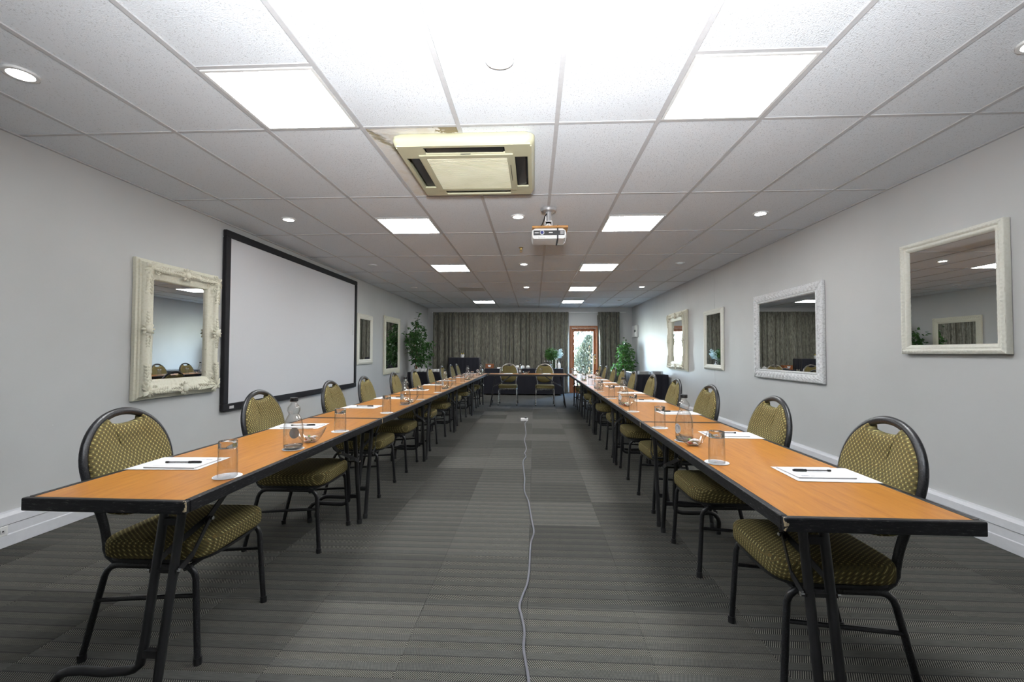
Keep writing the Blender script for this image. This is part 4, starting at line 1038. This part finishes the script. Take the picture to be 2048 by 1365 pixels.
for i, (dx, dy) in enumerate(((-.028, 0), (.028, .005))):
    t = thing('sauce_bottle', f"slim bottle with yellow cap in the white bucket, {'left' if i == 0 else 'right'} one", 'bottle', (-2.27 + dx, 10.36 + dy, 1.0865), 0, 'bottles in the white bucket')
    MB().lathe([(.0, 0), (.016, 0), (.017, .07), (.010, .085), (.010, .095), (.0, .095)], 12).build('bottle_body', 'china', t, True)
    MB().lathe([(.0, .125), (.009, .125), (.013, .095), (.0, .095)], 12).build('cap', 'yellow', t, True)
# plates on the right-hand table
platem = MB().lathe([(.0, 0), (.07, 0), (.135, .012), (.132, .014), (.07, .004), (.0, .004)], 24).mesh('plate', 50); platem.materials.append(M['china'])
for st_, (x, y) in enumerate(((2.30, 7.30), (2.60, 7.34))):
    for i in range(7):
        o = link('plate', platem, None, loc=(x, y, .752 + i * .0095)); tag(o, f"white plate in the {'left' if st_ == 0 else 'right'} stack on right wall table, {ORD[i]} from the bottom", 'plate', 'stacked plates on the right wall table')
tr = thing('serving_tray', 'flat clear tray on the right wall table behind the plates', 'tray', (2.38, 8.1, .752))
MB().rbox(-.24, .24, -.3, .3, 0, .006, .002).build('tray_base', 'clear_plastic', tr)
for bx in ((-.24, .24, -.3, -.294), (-.24, .24, .294, .3), (-.24, -.234, -.294, .294), (.234, .24, -.294, .294)): MB().box(*bx, .006, .03).build('tray_rim', 'clear_plastic', tr)

# ------------------------------------------------------------------ indoor plants
def ficus(label, base, seed, trunk_h, blobs, n, size, mat, potr, poth, lead=None):
    rr = random.Random(seed); t = thing('potted_ficus', label, 'plant', base)
    pot = MB().lathe([(.0, 0), (potr * .8, 0), (potr, poth), (potr * 1.04, poth), (potr * 1.04, poth - .03), (potr * .94, poth - .02), (.0, poth - .03)], 24).build('planter', 'pot', t, 40)
    mb = MB()
    for k in range(3):
        a = 2.1 * k; mb.tube([(.02 * math.cos(a + z * 5), .02 * math.sin(a + z * 5), poth - .05 + z) for z in [trunk_h * q / 8 for q in range(9)]], [.016 - .001 * q for q in range(9)], 7)
    mb.build('trunk', 'bark', t, True, kind='stuff')
    lv = MB(); tw = MB()
    for (cx, cy, cz, rx, ry, rz_) in blobs:
        for b in range(int(n * rx * rz_ * 60)):
            p = Vector((rr.gauss(0, .55), rr.gauss(0, .55), rr.gauss(0, .5)))
            if p.length > 1.15 or base[0] + cx + p.x * rx < XL + .14 or base[0] + cx + p.x * rx > XR - .14: continue
            q = Vector((cx + p.x * rx, cy + p.y * ry, cz + p.z * rz_)); dd = Vector((p.x * .8 + rr.gauss(0, .4), p.y * .8 + rr.gauss(0, .4), -.55 + rr.gauss(0, .35))).normalized()
            for q_ in range(3):
                one_leaf(lv, q + Vector((rr.gauss(0, .03), rr.gauss(0, .03), rr.gauss(0, .03))), (dd + Vector((rr.gauss(0, .4), rr.gauss(0, .4), rr.gauss(0, .3)))).normalized(), size * rr.uniform(.7, 1.2), rr)
        tw.tube([(0, 0, min(cz, poth + trunk_h * .8) - .1), (cx * .5, cy * .5, cz), (cx, cy, cz + rz_ * .3)], [.007, .005, .003], 5)
        for _ in range(5):
            tw.tube([(cx * .4, cy * .4, cz - .05), (cx + rr.uniform(-1, 1) * rx * .8, cy + rr.uniform(-1, 1) * ry * .8, cz + rr.uniform(-.6, .8) * rz_)], .0025, 4)
    if lead:
        tw.tube(lead, .004, 5)
        for k in range(8):
            q = Vector(lead[1]).lerp(Vector(lead[-1]), k / 7); one_leaf(lv, q, Vector((rr.gauss(0, 1), rr.gauss(0, .5), .1)).normalized(), size * 1.1, rr)
    lv.build('foliage', mat, t, kind='stuff'); tw.build('twigs', 'bark', t, kind='stuff')
ficus('tall weeping ficus in a grey pot in the corner by left wall', (-3.22, 8.74, 0), 11, 1.15,
      [(.02, 0, 1.75, .26, .24, .22), (.10, -.05, 1.45, .30, .25, .22), (.14, 0, 1.15, .30, .24, .22), (-.02, -.25, 1.35, .22, .30, .40), (.08, -.02, .98, .24, .2, .14), (.36, -.05, 1.42, .14, .12, .10), (.0, -.05, 1.98, .14, .14, .09), (-.04, -.5, 1.55, .2, .2, .3)], 22, .095, 'ficus', .17, .42,
      [(0, 0, 1.8), (-.03, 0, 2.0), (.05, 0, 2.15), (.07, 0, 2.27)])
ficus('bushy bright green ficus in the right back corner beside the curtain', (2.42, 10.15, 0), 12, .9,
      [(.02, 0, 1.42, .15, .15, .17), (.06, 0, 1.18, .22, .2, .18), (.08, 0, .92, .27, .22, .18), (-.18, -.05, .78, .16, .15, .14), (.16, 0, .74, .2, .18, .14)], 60, .085, 'ficus_bright', .17, .40)
